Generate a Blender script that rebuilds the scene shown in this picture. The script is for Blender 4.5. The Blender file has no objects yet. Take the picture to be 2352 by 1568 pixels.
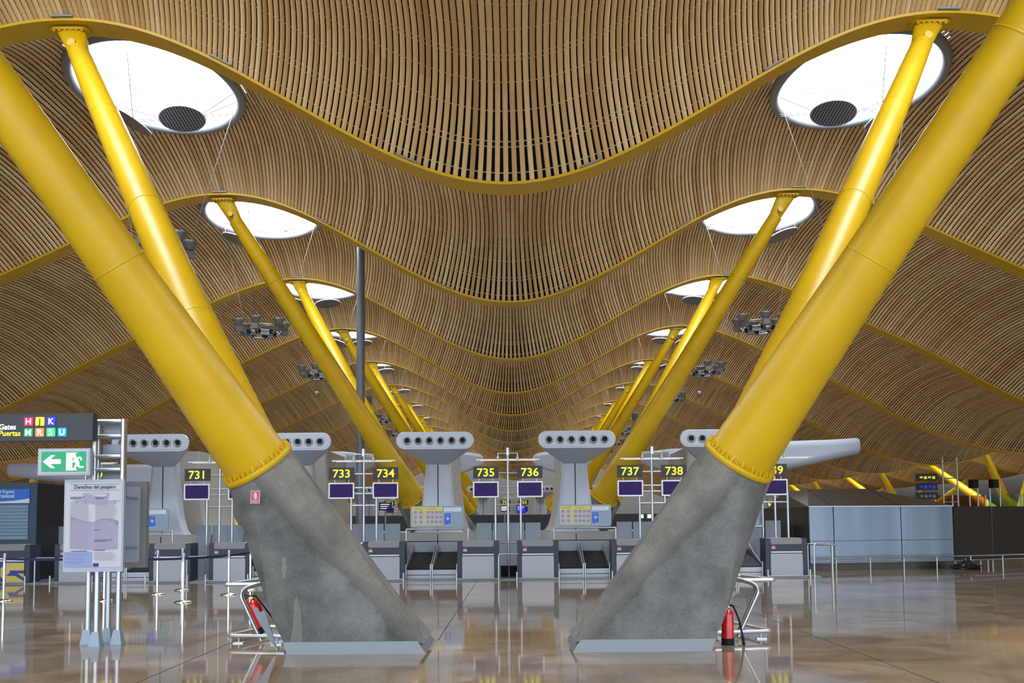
import bpy, math, random
import numpy as np
from mathutils import Vector, Matrix
from math import sin, cos, pi, radians, sqrt, atan2, tan
random.seed(7); rng = np.random.default_rng(7)
COL = bpy.context.scene.collection
SC = bpy.context.scene
# ------------------------------------------------------------------ camera
F = 2180.0; HC = 1.53
def cam_axes(yaw=0.0, pitch=radians(3.67), roll=-0.0085):
    f = Vector((sin(yaw)*cos(pitch), cos(yaw)*cos(pitch), sin(pitch)))
    r = Vector((cos(yaw), -sin(yaw), 0)); u = r.cross(f)
    return f, r*cos(roll)+u*sin(roll), -r*sin(roll)+u*cos(roll)
cf, cr, cu = cam_axes()
cam = bpy.data.cameras.new('camera'); camo = bpy.data.objects.new('camera', cam); COL.objects.link(camo)
camo.matrix_world = Matrix(((cr.x, cu.x, -cf.x, 0), (cr.y, cu.y, -cf.y, 0), (cr.z, cu.z, -cf.z, HC), (0, 0, 0, 1)))
cam.sensor_width = 36; cam.lens = F/2352*36; cam.shift_x = -6.81/2352; cam.shift_y = 276.18/2352
cam.clip_start = 0.05; cam.clip_end = 600
SC.camera = camo
# ------------------------------------------------------------------ world, exposure
SC.view_settings.view_transform = 'Standard'; SC.view_settings.look = 'None'
SC.view_settings.gamma = 1; SC.view_settings.use_curve_mapping = False
SC.view_settings.exposure = 0.75
WORLD_STRENGTH = 2.6; SKYLIGHT_W = 560.0
w = bpy.data.worlds.new('sky'); SC.world = w; w.use_nodes = True
w.node_tree.nodes['Background'].inputs[0].default_value = (0.80, 0.90, 1.0, 1)
w.node_tree.nodes['Background'].inputs[1].default_value = WORLD_STRENGTH

# ------------------------------------------------------------------ roof geometry shared by everything
PV = [7.476,7.612,7.981,8.496,9.079,9.655,10.14,10.446,10.528,10.393,10.079,9.645,9.168,8.7,8.24,7.755,7.216,6.641,6.101,5.642,5.262,4.936,4.674,4.524,4.53,4.694,4.973,5.309,5.652,5.955,6.181,6.296,6.282,6.143,5.904,5.609,5.309,5.044,4.85,4.754,4.773,4.905,5.127,5.398,5.667,5.893,6.043,6.104]
XC = -0.1                      # axis of the hall's roof
_kx = np.arange(-47, 48.0); _kz = np.array(PV[::-1][:-1] + PV)
_n = len(_kx); _A = np.eye(_n); _b = np.zeros(_n)
for _i in range(1, _n-1):
    _A[_i, _i-1] = 1; _A[_i, _i] = 4; _A[_i, _i+1] = 1; _b[_i] = 6*(_kz[_i-1]-2*_kz[_i]+_kz[_i+1])
_m = np.linalg.solve(_A, _b)
def prof(x):
    x = np.clip(np.asarray(x, float)-XC, -46.999, 46.999)
    i = np.clip(np.floor(x+47).astype(int), 0, _n-2); t = x-_kx[i]; u = 1-t
    return u*_kz[i]+t*_kz[i+1]+((u**3-u)*_m[i]+(t**3-t)*_m[i+1])/6
GX = np.linspace(-46.6, 46.4, 3721)
GZ = prof(GX); _d = np.gradient(GZ, GX); _l = np.sqrt(1+_d**2)
NX = -_d/_l; NZ = 1/_l; TX = 1/_l; TZ = _d/_l
def at_s(arr, xq): return np.interp(xq, GX, arr)
RIB0 = 16.65; DY = 9.0; RIBW = 0.28; B0 = 0.05; BULGE = 1.2
def rib_y(i): return RIB0+DY*(i-1)
def bulge(t): return B0+BULGE*(1-np.abs(t)**3)
# ------------------------------------------------------------------ helpers
def tag(o, label=None, cat=None, group=None, kind=None):
    if label: o['label'] = label
    if cat: o['category'] = cat
    if group: o['group'] = group
    if kind: o['kind'] = kind
    return o
def empty(name, loc=(0, 0, 0), label=None, cat=None, group=None, rz=0):
    o = bpy.data.objects.new(name, None); COL.objects.link(o); o.location = loc; o.rotation_euler = (0, 0, rz)
    o.empty_display_size = 0.2
    return tag(o, label, cat, group)
def copy_tree(o, parent=None):
    c = o.copy(); COL.objects.link(c)
    if parent: c.parent = parent
    for ch in list(o.children): copy_tree(ch, c)
    return c
def setloc(o, loc, rz=None):
    o.location = loc
    if rz is not None: o.rotation_euler = (0, 0, rz)
    return o
class MB:
    def __init__(s): s.v = []; s.f = []; s.m = []; s.sm = []
    def add(s, vs, fs, mat=0, smooth=False):
        b = len(s.v); s.v += [tuple(map(float, p)) for p in vs]
        for f in fs: s.f.append(tuple(b+i for i in f)); s.m.append(mat); s.sm.append(smooth)
        return s
    def box(s, c, d, rz=0, mat=0, rot=None):
        M = rot if rot else Matrix.Rotation(rz, 3, 'Z')
        vs = [Vector(c)+M @ Vector((d[0]*x/2, d[1]*y/2, d[2]*z/2)) for x in (-1, 1) for y in (-1, 1) for z in (-1, 1)]
        return s.add(vs, [(0, 1, 3, 2), (4, 6, 7, 5), (0, 4, 5, 1), (2, 3, 7, 6), (0, 2, 6, 4), (1, 5, 7, 3)], mat)
    def b2(s, a, b, mat=0):
        return s.box([(a[i]+b[i])/2 for i in range(3)], [abs(b[i]-a[i]) for i in range(3)], mat=mat)
    def rings(s, rings, closed=True, cap=True, mat=0, smooth=True):
        n = len(rings[0]); vs = [p for r in rings for p in r]; fs = []
        for j in range(len(rings)-1):
            for i in range(n if closed else n-1):
                k = (i+1) % n; fs.append((j*n+i, j*n+k, (j+1)*n+k, (j+1)*n+i))
        s.add(vs, fs, mat, smooth)
        if cap:
            s.add(rings[0], [tuple(range(n))[::-1]], mat); s.add(rings[-1], [tuple(range(n))], mat)
        return s
    def tube(s, pts, r, n=10, mat=0, cap=True, rs=None):
        pts = [Vector(p) for p in pts]; rings = []; up = None
        for i, p in enumerate(pts):
            if i == 0: t = pts[1]-p
            elif i == len(pts)-1: t = p-pts[i-1]
            else: t = (pts[i+1]-p).normalized()+(p-pts[i-1]).normalized()
            t.normalize()
            if up is None:
                a = Vector((0, 0, 1)) if abs(t.z) < .9 else Vector((1, 0, 0)); up = t.cross(a).normalized()
            else: up = (up-t*up.dot(t)).normalized()
            w2 = t.cross(up); rr = rs[i] if rs else r
            rings.append([p+up*rr*cos(2*pi*k/n)+w2*rr*sin(2*pi*k/n) for k in range(n)])
        return s.rings(rings, cap=cap, mat=mat)
    def lathe(s, prof_, n=24, c=(0, 0, 0), axis=None, mat=0, cap=True):
        ax = Vector(axis or (0, 0, 1)).normalized(); a = Vector((1, 0, 0)) if abs(ax.x) < .9 else Vector((0, 1, 0))
        e1 = ax.cross(a).normalized(); e2 = ax.cross(e1)
        R = [[Vector(c)+ax*h+(e1*cos(2*pi*k/n)+e2*sin(2*pi*k/n))*r for k in range(n)] for r, h in prof_]
        return s.rings(R, cap=cap, mat=mat)
    def prism(s, poly, y0, y1, mat=0, plane='xz', smooth=False):
        if plane == 'xz': A = [(p[0], y0, p[1]) for p in poly]; B = [(p[0], y1, p[1]) for p in poly]
        elif plane == 'yz': A = [(y0, p[0], p[1]) for p in poly]; B = [(y1, p[0], p[1]) for p in poly]
        else: A = [(p[0], p[1], y0) for p in poly]; B = [(p[0], p[1], y1) for p in poly]
        s.rings([A, B], cap=False, mat=mat, smooth=smooth)
        n = len(poly); s.add(A, [tuple(range(n))], mat); s.add(B, [tuple(range(n))[::-1]], mat)
        return s
    def build(s, name, mats, parent=None, loc=None):
        if not isinstance(mats, (list, tuple)): mats = [mats]
        me = bpy.data.meshes.new(name); me.from_pydata(s.v, [], s.f); me.update()
        for m in mats: me.materials.append(m)
        me.polygons.foreach_set('material_index', s.m); me.polygons.foreach_set('use_smooth', s.sm)
        o = bpy.data.objects.new(name, me); COL.objects.link(o)
        if parent: o.parent = parent
        if loc: o.location = loc
        return o
def rrect(w, h, r, cx=0, cz=0, n=6):
    out = []
    for qx, qz, a0 in ((1, 1, 0), (-1, 1, pi/2), (-1, -1, pi), (1, -1, 3*pi/2)):
        for k in range(n+1):
            a = a0+pi/2*k/n; out.append((cx+qx*(w/2-r)+r*cos(a), cz+qz*(h/2-r)+r*sin(a)))
    return out
def bend(pts, r=0.12, n=6):
    P = [Vector(p) for p in pts]; out = [P[0]]
    for i in range(1, len(P)-1):
        a = (P[i-1]-P[i]); b = (P[i+1]-P[i]); rr = min(r, a.length*.45, b.length*.45)
        A = P[i]+a.normalized()*rr; B = P[i]+b.normalized()*rr
        for k in range(n+1):
            t = k/n; out.append(A*(1-t)**2+P[i]*2*t*(1-t)+B*t*t)
    return out+[P[-1]]
def text(name, body, size, mat, parent, loc, bold=0.0, align='LEFT', rot=(pi/2, 0, 0), ext=0.002, sx=1.0):
    cu_ = bpy.data.curves.new(name, 'FONT'); cu_.body = body; cu_.size = size; cu_.extrude = ext; cu_.offset = bold
    cu_.align_x = align; cu_.resolution_u = 3
    t = bpy.data.objects.new(name, cu_); COL.objects.link(t)
    dg = bpy.context.evaluated_depsgraph_get(); me = bpy.data.meshes.new_from_object(t.evaluated_get(dg))
    bpy.data.objects.remove(t); bpy.data.curves.remove(cu_)
    me.name = name; me.materials.clear(); me.materials.append(mat)
    o = bpy.data.objects.new(name, me); COL.objects.link(o); o.parent = parent; o.location = loc; o.rotation_euler = rot
    o.scale = (sx, 1, 1)
    return o
# ------------------------------------------------------------------ materials
def mat(name, col, rough=0.5, metal=0.0, spec=None, emit=None, estr=1.0, coat=0.0):
    m = bpy.data.materials.new(name); m.use_nodes = True; b = m.node_tree.nodes['Principled BSDF']
    b.inputs['Base Color'].default_value = (*col, 1); b.inputs['Roughness'].default_value = rough; b.inputs['Metallic'].default_value = metal
    if spec is not None: b.inputs['Specular IOR Level'].default_value = spec
    if coat: b.inputs['Coat Weight'].default_value = coat; b.inputs['Coat Roughness'].default_value = 0.1
    if emit: b.inputs['Emission Color'].default_value = (*emit, 1); b.inputs['Emission Strength'].default_value = estr
    return m
def nodes(m): return m.node_tree.nodes, m.node_tree.links, m.node_tree.nodes['Principled BSDF']
def noise_col(m, c1, c2, scale, detail=6, lo=.35, hi=.65, coord='Object', stretch=(1, 1, 1), rough=None, bump=0):
    N, L, b = nodes(m); tc = N.new('ShaderNodeTexCoord'); mp = N.new('ShaderNodeMapping'); mp.inputs['Scale'].default_value = stretch
    nz = N.new('ShaderNodeTexNoise'); nz.inputs['Scale'].default_value = scale; nz.inputs['Detail'].default_value = detail
    cr_ = N.new('ShaderNodeValToRGB'); e = cr_.color_ramp.elements; e[0].position = lo; e[0].color = (*c1, 1); e[1].position = hi; e[1].color = (*c2, 1)
    L.new(tc.outputs[coord], mp.inputs[0]); L.new(mp.outputs[0], nz.inputs[0]); L.new(nz.outputs[0], cr_.inputs[0]); L.new(cr_.outputs[0], b.inputs['Base Color'])
    if bump:
        bp = N.new('ShaderNodeBump'); bp.inputs['Strength'].default_value = bump; bp.inputs['Distance'].default_value = .01
        L.new(nz.outputs[0], bp.inputs['Height']); L.new(bp.outputs[0], b.inputs['Normal'])
    return cr_
M = {}
M['yellow'] = mat('yellow_paint', (0.62, 0.40, 0.004), 0.42, spec=.4)
noise_col(M['yellow'], (0.53, 0.33, 0.002), (0.59, 0.37, 0.003), 1.5)
M['wood'] = mat('bamboo_slats', (0.5, 0.3, 0.13), 0.42)
M['deck'] = mat('dark_roof_void', (0.004, 0.004, 0.004), 0.9)
M['batten'] = mat('slat_clips', (0.42, 0.42, 0.44), 0.4, 0.5)
M['white'] = mat('white_gelcoat', (0.46, 0.51, 0.60), 0.32)
M['offwhite'] = mat('grey_white_casing', (0.38, 0.365, 0.345), 0.4)
M['ring'] = mat('skylight_ring', (0.22, 0.24, 0.27), 0.35)
M['skirt'] = mat('skirt_steel', (0.16, 0.18, 0.205), 0.4, 0.25)
M['galv'] = mat('galvanised_tube', (0.45, 0.48, 0.51), 0.32, 0.75)
M['steel'] = mat('brushed_steel', (0.3, 0.33, 0.36), 0.38, 0.6)
M['chrome'] = mat('chrome', (0.75, 0.75, 0.74), 0.12, 1.0)
M['lightgrey'] = mat('light_grey_panel', (0.28, 0.33, 0.40), 0.45)
M['bluegrey'] = mat('pale_blue_board', (0.24, 0.33, 0.42), 0.4)
M['navy'] = mat('navy_desk', (0.018, 0.030, 0.052), 0.45)
M['greytop'] = mat('grey_counter', (0.22, 0.23, 0.25), 0.4)
M['black'] = mat('black_rubber', (0.007, 0.0065, 0.0065), 0.65, spec=.25)
M['deskpanel'] = mat('desk_panel', (0.37, 0.40, 0.46), 0.45)
M['blackbag'] = mat('black_plastic', (0.012, 0.013, 0.016), 0.25)
M['signgrey'] = mat('sign_grey', (0.026, 0.033, 0.042), 0.5)
M['signyellow'] = mat('sign_yellow', (0.85, 0.80, 0.02), 0.5, emit=(0.95, 0.85, 0.03), estr=0.28)
M['screen'] = mat('purple_screen', (0.008, 0.004, 0.03), 0.8, spec=.15, emit=(0.11, 0.055, 0.30), estr=0.15)
M['silver'] = mat('silver_frame', (0.55, 0.57, 0.6), 0.35, 0.4)
M['lamp'] = mat('tube_lamp', (0.8, 0.8, 0.7), 0.4, emit=(1, 0.95, 0.8), estr=0.4)
M['paper'] = mat('white_paper', (0.45, 0.47, 0.53), 0.6)
M['ink'] = mat('dark_ink', (0.07, 0.07, 0.12), 0.6)
M['greyink'] = mat('grey_ink', (0.33, 0.34, 0.38), 0.6)
M['lilac'] = mat('lilac_print', (0.30, 0.27, 0.42), 0.5)
M['lilacdark'] = mat('dark_lilac_print', (0.20, 0.17, 0.31), 0.5)
M['periwinkle'] = mat('blue_print', (0.22, 0.27, 0.52), 0.5)
M['flagblue'] = mat('flag_blue', (0.01, 0.015, 0.22), 0.5)
M['posteryellow'] = mat('poster_yellow', (0.62, 0.55, 0.14), 0.5)
M['posterblue'] = mat('poster_blue', (0.01, 0.12, 0.62), 0.4)
M['redprint'] = mat('red_print', (0.36, 0.06, 0.10), 0.5)
M['red'] = mat('red_paint', (0.55, 0.012, 0.01), 0.25, coat=.3)
M['redsign'] = mat('red_sign', (0.50, 0.03, 0.04), 0.5)
M['brass'] = mat('brass', (0.5, 0.32, 0.1), 0.3, 0.9)
M['kiosk'] = mat('kiosk_navy', (0.022, 0.058, 0.10), 0.45)
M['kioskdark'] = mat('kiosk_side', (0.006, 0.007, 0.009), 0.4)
M['shutter'] = mat('shutter_blue', (0.20, 0.31, 0.42), 0.4)
M['bannerblue'] = mat('banner_blue', (0.005, 0.13, 0.62), 0.4)
M['bannerwhite'] = mat('banner_white', (0.6, 0.68, 0.78), 0.4)
M['logoyellow'] = mat('logo_yellow', (0.62, 0.50, 0.10), 0.4)
M['logoblue'] = mat('logo_blue', (0.015, 0.02, 0.30), 0.4)
M['beltblue'] = mat('blue_belt', (0.008, 0.010, 0.075), 0.6)
M['boxbrown'] = mat('brown_metal', (0.075, 0.062, 0.050), 0.4, 0.5)
M['boxmetal'] = mat('box_steel', (0.2, 0.25, 0.3), 0.33, 0.6)
M['greenlit'] = mat('exit_green', (0.0, 0.2, 0.085), 0.4, emit=(0.0, 0.35, 0.14), estr=0.30)
M['whitelit'] = mat('lit_white', (0.8, 0.85, 0.85), 0.4, emit=(0.85, 0.97, 1.0), estr=0.55)
M['framegrey'] = mat('sign_case_grey', (0.33, 0.38, 0.46), 0.4)
for nm, c in dict(tr=(0.75, 0.0, 0.10), ty=(0.80, 0.80, 0.02), tb=(0.01, 0.02, 0.80), tg=(0.0, 0.30, 0.10), to=(0.95, 0.20, 0.05), tl=(0.02, 0.70, 0.20), tc=(0.0, 0.30, 0.80)).items():
    M[nm] = mat('tile_'+nm, c, 0.4, emit=c, estr=0.32)
M['litred'] = mat('red_led', (0.5, 0, 0), 0.4, emit=(1, 0.02, 0.01), estr=1.2)
M['backwall'] = mat('far_wall', (0.10, 0.085, 0.07), 0.6)
M['grille'] = mat('perforated_disc', (0.07, 0.075, 0.085), 0.35, 0.4)
M['wire'] = mat('wire', (0.16, 0.15, 0.16), 0.4, 0.6)
M['lampgrey'] = mat('lamp_grey', (0.20, 0.215, 0.235), 0.35, 0.5)
M['polegrey'] = mat('pole_grey', (0.16, 0.18, 0.215), 0.35, 0.3)
# wood tones from a per-board attribute
N, L, b = nodes(M['wood'])
at = N.new('ShaderNodeAttribute'); at.attribute_name = 'tone'
cr_ = N.new('ShaderNodeValToRGB'); E_ = cr_.color_ramp.elements
E_[0].position = 0; E_[0].color = (0.49, 0.29, 0.11, 1); E_[1].position = 1; E_[1].color = (0.82, 0.62, 0.35, 1)
e2 = E_.new(.5); e2.color = (0.69, 0.47, 0.22, 1)
tc = N.new('ShaderNodeTexCoord'); mp = N.new('ShaderNodeMapping'); mp.inputs['Scale'].default_value = (60, 1.2, 60)
nz = N.new('ShaderNodeTexNoise'); nz.inputs['Scale'].default_value = 1.0; nz.inputs['Detail'].default_value = 3
mx = N.new('ShaderNodeMix'); mx.data_type = 'RGBA'; mx.blend_type = 'MULTIPLY'; mx.inputs[0].default_value = .5
r2 = N.new('ShaderNodeValToRGB'); r2.color_ramp.elements[0].color = (.80, .80, .80, 1); r2.color_ramp.elements[1].color = (1.15, 1.15, 1.15, 1)
r2.color_ramp.elements[0].position = .3; r2.color_ramp.elements[1].position = .7
L.new(at.outputs['Fac'], cr_.inputs[0]); L.new(tc.outputs['Object'], mp.inputs[0]); L.new(mp.outputs[0], nz.inputs[0]); L.new(nz.outputs[0], r2.inputs[0])
L.new(cr_.outputs[0], mx.inputs[6]); L.new(r2.outputs[0], mx.inputs[7]); L.new(mx.outputs[2], b.inputs['Base Color'])
# concrete
M['concrete'] = mat('concrete', (0.2, 0.2, 0.19), 0.75)
N, L, b = nodes(M['concrete'])
tc = N.new('ShaderNodeTexCoord')
n1 = N.new('ShaderNodeTexNoise'); n1.inputs['Scale'].default_value = 1.9; n1.inputs['Detail'].default_value = 12; n1.inputs['Roughness'].default_value = .65
n2 = N.new('ShaderNodeTexNoise'); n2.inputs['Scale'].default_value = 45; n2.inputs['Detail'].default_value = 8
n3 = N.new('ShaderNodeTexVoronoi'); n3.inputs['Scale'].default_value = 60
c1 = N.new('ShaderNodeValToRGB'); c1.color_ramp.elements[0].position = .36; c1.color_ramp.elements[0].color = (0.085, 0.087, 0.087, 1); c1.color_ramp.elements[1].position = .66; c1.color_ramp.elements[1].color = (0.185, 0.188, 0.184, 1)
c2 = N.new('ShaderNodeValToRGB'); c2.color_ramp.elements[0].position = .3; c2.color_ramp.elements[0].color = (.78, .78, .78, 1); c2.color_ramp.elements[1].position = .7; c2.color_ramp.elements[1].color = (1.1, 1.1, 1.1, 1)
c3 = N.new('ShaderNodeValToRGB'); c3.color_ramp.elements[0].position = .06; c3.color_ramp.elements[0].color = (.55, .55, .55, 1); c3.color_ramp.elements[1].position = .16; c3.color_ramp.elements[1].color = (1, 1, 1, 1)
m1 = N.new('ShaderNodeMix'); m1.data_type = 'RGBA'; m1.blend_type = 'MULTIPLY'; m1.inputs[0].default_value = .8
m2 = N.new('ShaderNodeMix'); m2.data_type = 'RGBA'; m2.blend_type = 'MULTIPLY'; m2.inputs[0].default_value = .5
bp = N.new('ShaderNodeBump'); bp.inputs['Strength'].default_value = .25; bp.inputs['Distance'].default_value = .02
for n_ in (n1, n2, n3): L.new(tc.outputs['Object'], n_.inputs['Vector'])
L.new(n1.outputs[0], c1.inputs[0]); L.new(n2.outputs[0], c2.inputs[0]); L.new(n3.outputs['Distance'], c3.inputs[0])
L.new(c1.outputs[0], m1.inputs[6]); L.new(c2.outputs[0], m1.inputs[7]); L.new(m1.outputs[2], m2.inputs[6]); L.new(c3.outputs[0], m2.inputs[7])
sx_ = N.new('ShaderNodeSeparateXYZ'); L.new(tc.outputs['Object'], sx_.inputs[0])
def mth(op, a, b_=None):
    q = N.new('ShaderNodeMath'); q.operation = op
    for i_, v_ in enumerate((a, b_)):
        if v_ is None: continue
        if isinstance(v_, (int, float)): q.inputs[i_].default_value = v_
        else: L.new(v_, q.inputs[i_])
    return q.outputs[0]
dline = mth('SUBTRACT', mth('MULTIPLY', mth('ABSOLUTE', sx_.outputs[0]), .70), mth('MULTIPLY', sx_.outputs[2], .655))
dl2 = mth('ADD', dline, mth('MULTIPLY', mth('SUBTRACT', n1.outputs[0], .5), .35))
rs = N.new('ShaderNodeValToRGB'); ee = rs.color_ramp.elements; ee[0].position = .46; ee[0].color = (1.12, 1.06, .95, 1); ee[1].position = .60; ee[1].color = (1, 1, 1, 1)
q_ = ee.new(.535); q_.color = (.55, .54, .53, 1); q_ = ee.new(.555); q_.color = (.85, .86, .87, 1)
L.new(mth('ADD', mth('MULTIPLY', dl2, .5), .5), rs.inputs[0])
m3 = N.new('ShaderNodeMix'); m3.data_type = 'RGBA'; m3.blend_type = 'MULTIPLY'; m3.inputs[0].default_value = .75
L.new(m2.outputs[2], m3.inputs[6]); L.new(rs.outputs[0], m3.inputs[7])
# pale lime streaks near the outer foot
n5 = N.new('ShaderNodeTexNoise'); n5.inputs['Scale'].default_value = 1.0; n5.inputs['Detail'].default_value = 4; mp5 = N.new('ShaderNodeMapping'); mp5.inputs['Scale'].default_value = (5, 5, .9)
L.new(tc.outputs['Object'], mp5.inputs[0]); L.new(mp5.outputs[0], n5.inputs['Vector'])
msk = mth('MULTIPLY', mth('MULTIPLY', mth('GREATER_THAN', mth('SUBTRACT', mth('ABSOLUTE', sx_.outputs[0]), mth('MULTIPLY', sx_.outputs[2], .25)), 1.32), mth('GREATER_THAN', n5.outputs[0], .52)), mth('MULTIPLY', mth('LESS_THAN', sx_.outputs[2], 1.15), mth('LESS_THAN', sx_.outputs[0], 0.0)))
m4 = N.new('ShaderNodeMix'); m4.data_type = 'RGBA'; L.new(mth('MULTIPLY', msk, .4), m4.inputs[0]); m4.inputs[7].default_value = (.25, .26, .23, 1)
L.new(m3.outputs[2], m4.inputs[6])
L.new(m4.outputs[2], b.inputs['Base Color']); L.new(n2.outputs[0], bp.inputs['Height']); L.new(bp.outputs[0], b.inputs['Normal'])
# polished stone floor
M['floor'] = mat('polished_stone', (0.3, 0.25, 0.2), 0.055, spec=.6)
N, L, b = nodes(M['floor'])
tc = N.new('ShaderNodeTexCoord'); mp = N.new('ShaderNodeMapping'); mp.inputs['Rotation'].default_value = (0, 0, radians(0))
br = N.new('ShaderNodeTexBrick'); br.inputs['Scale'].default_value = 1.0; br.inputs['Mortar Size'].default_value = .0022; br.inputs['Brick Width'].default_value = 1.2; br.inputs['Row Height'].default_value = .8
br.inputs['Color1'].default_value = (0.80, 0.80, 0.80, 1); br.inputs['Color2'].default_value = (1.1, 1.08, 1.04, 1); br.inputs['Mortar'].default_value = (.45, .42, .40, 1)
n1 = N.new('ShaderNodeTexNoise'); n1.inputs['Scale'].default_value = 1.1; n1.inputs['Detail'].default_value = 9; n1.inputs['Roughness'].default_value = .62; n1.inputs['Distortion'].default_value = 1.2
c1 = N.new('ShaderNodeValToRGB'); c1.color_ramp.elements[0].position = .3; c1.color_ramp.elements[0].color = (0.155, 0.115, 0.08, 1); c1.color_ramp.elements[1].position = .7; c1.color_ramp.elements[1].color = (0.33, 0.26, 0.19, 1)
m1 = N.new('ShaderNodeMix'); m1.data_type = 'RGBA'; m1.blend_type = 'MULTIPLY'; m1.inputs[0].default_value = 1
L.new(tc.outputs['Object'], mp.inputs[0]); L.new(mp.outputs[0], br.inputs['Vector']); L.new(mp.outputs[0], n1.inputs['Vector'])
L.new(n1.outputs[0], c1.inputs[0]); L.new(c1.outputs[0], m1.inputs[6]); L.new(br.outputs['Color'], m1.inputs[7]); L.new(m1.outputs[2], b.inputs['Base Color'])
# slight waviness of the polished slabs
n4 = N.new('ShaderNodeTexNoise'); n4.inputs['Scale'].default_value = 3.0; n4.inputs['Detail'].default_value = 1
bp = N.new('ShaderNodeBump'); bp.inputs['Strength'].default_value = .02; bp.inputs['Distance'].default_value = .02
L.new(tc.outputs['Object'], n4.inputs['Vector']); L.new(n4.outputs[0], bp.inputs['Height']); L.new(bp.outputs[0], b.inputs['Normal'])
# brushed box steel gets soft vertical variation
noise_col(M['boxmetal'], (0.13, 0.17, 0.22), (0.21, 0.26, 0.33), .5, 2, .3, .7, stretch=(3, 3, .3))
noise_col(M['steel'], (0.24, 0.26, 0.29), (0.33, 0.355, 0.39), 2, 3, .3, .7)
# glass
def glass(name, tint, mixf=.12):
    m = bpy.data.materials.new(name); m.use_nodes = True; N = m.node_tree.nodes; L = m.node_tree.links; N.clear()
    o = N.new('ShaderNodeOutputMaterial'); mx = N.new('ShaderNodeMixShader'); mx.inputs[0].default_value = mixf
    t = N.new('ShaderNodeBsdfTransparent'); t.inputs[0].default_value = (*tint, 1); g = N.new('ShaderNodeBsdfGlossy'); g.inputs['Roughness'].default_value = .05
    L.new(t.outputs[0], mx.inputs[1]); L.new(g.outputs[0], mx.inputs[2]); L.new(mx.outputs[0], o.inputs[0]); return m
M['glass'] = glass('green_glass', (0.55, 0.80, 0.78)); M['glassyellow'] = glass('amber_glass', (0.75, 0.50, 0.08), .1)
M['pane'] = glass('skylight_pane', (0.97, 0.98, 1.0), .03)
# perforated reflector disc: rows of small bright openings
N, L, b = nodes(M['grille'])
tc = N.new('ShaderNodeTexCoord'); vo = N.new('ShaderNodeTexVoronoi'); vo.inputs['Scale'].default_value = 14; vo.inputs['Randomness'].default_value = 0.0
rp = N.new('ShaderNodeValToRGB'); rp.color_ramp.elements[0].position = .22; rp.color_ramp.elements[0].color = (.75, .78, .85, 1); rp.color_ramp.elements[1].position = .34; rp.color_ramp.elements[1].color = (.05, .052, .06, 1)
L.new(tc.outputs['Object'], vo.inputs['Vector']); L.new(vo.outputs['Distance'], rp.inputs[0]); L.new(rp.outputs[0], b.inputs['Base Color'])
# screen speckle
N, L, b = nodes(M['screen'])
tc = N.new('ShaderNodeTexCoord'); nz = N.new('ShaderNodeTexNoise'); nz.inputs['Scale'].default_value = 45; nz.inputs['Detail'].default_value = 2
rp = N.new('ShaderNodeValToRGB'); rp.color_ramp.elements[0].position = .3; rp.color_ramp.elements[0].color = (.05, .03, .20, 1); rp.color_ramp.elements[1].position = .7; rp.color_ramp.elements[1].color = (.17, .11, .42, 1)
L.new(tc.outputs['Object'], nz.inputs['Vector']); L.new(nz.outputs[0], rp.inputs[0]); L.new(rp.outputs[0], b.inputs['Emission Color'])

# ------------------------------------------------------------------ floor and walls
o = MB().b2((-50, -14, -0.2), (50, 150, 0)).build('floor', M['floor']); tag(o, kind='structure')
for n_, (jx, ya, yb) in enumerate(((-3.72, 3, 25.2), (-1.03, 12.6, 25.2), (3.95, 3, 25.2))):
    o = MB().b2((jx-.006, ya, -.002), (jx+.006, yb, .0012)).build('trim_%d' % (n_+1), M['black']); tag(o, kind='structure')
o = MB().b2((-50, 150, -0.2), (50, 150.4, 16)).build('wall_back', M['backwall']); tag(o, kind='structure')
o = MB().b2((-48, 0, -0.2), (-47.7, 150, 16)).build('wall_left', M['backwall']); tag(o, kind='structure')
o = MB().b2((48, 0, -0.2), (48.3, 150, 16)).build('wall_right', M['backwall']); tag(o, kind='structure')

# ------------------------------------------------------------------ ceiling
SKX = (-8.1, 7.9); SKR = 1.78; SKY = 2.36                  # skylight centres (x) and opening radius
SKOUT = (-31.6, 31.4)
def fastmesh(name, V, Fq, mats, attr=None, midx=None, smooth=False):
    me = bpy.data.meshes.new(name); nf = len(Fq)
    me.vertices.add(len(V)); me.vertices.foreach_set('co', V.astype(np.float32).ravel())
    me.loops.add(nf*4); me.loops.foreach_set('vertex_index', Fq.astype(np.int32).ravel())
    me.polygons.add(nf); me.polygons.foreach_set('loop_start', np.arange(0, nf*4, 4, dtype=np.int32))
    if midx is not None: me.polygons.foreach_set('material_index', midx.astype(np.int32))
    for m in mats: me.materials.append(m)
    me.update(calc_edges=True)
    if attr is not None:
        a = me.attributes.new('tone', 'FLOAT', 'FACE'); a.data.foreach_set('value', attr.astype(np.float32))
    o = bpy.data.objects.new(name, me); COL.objects.link(o); return o
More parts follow.
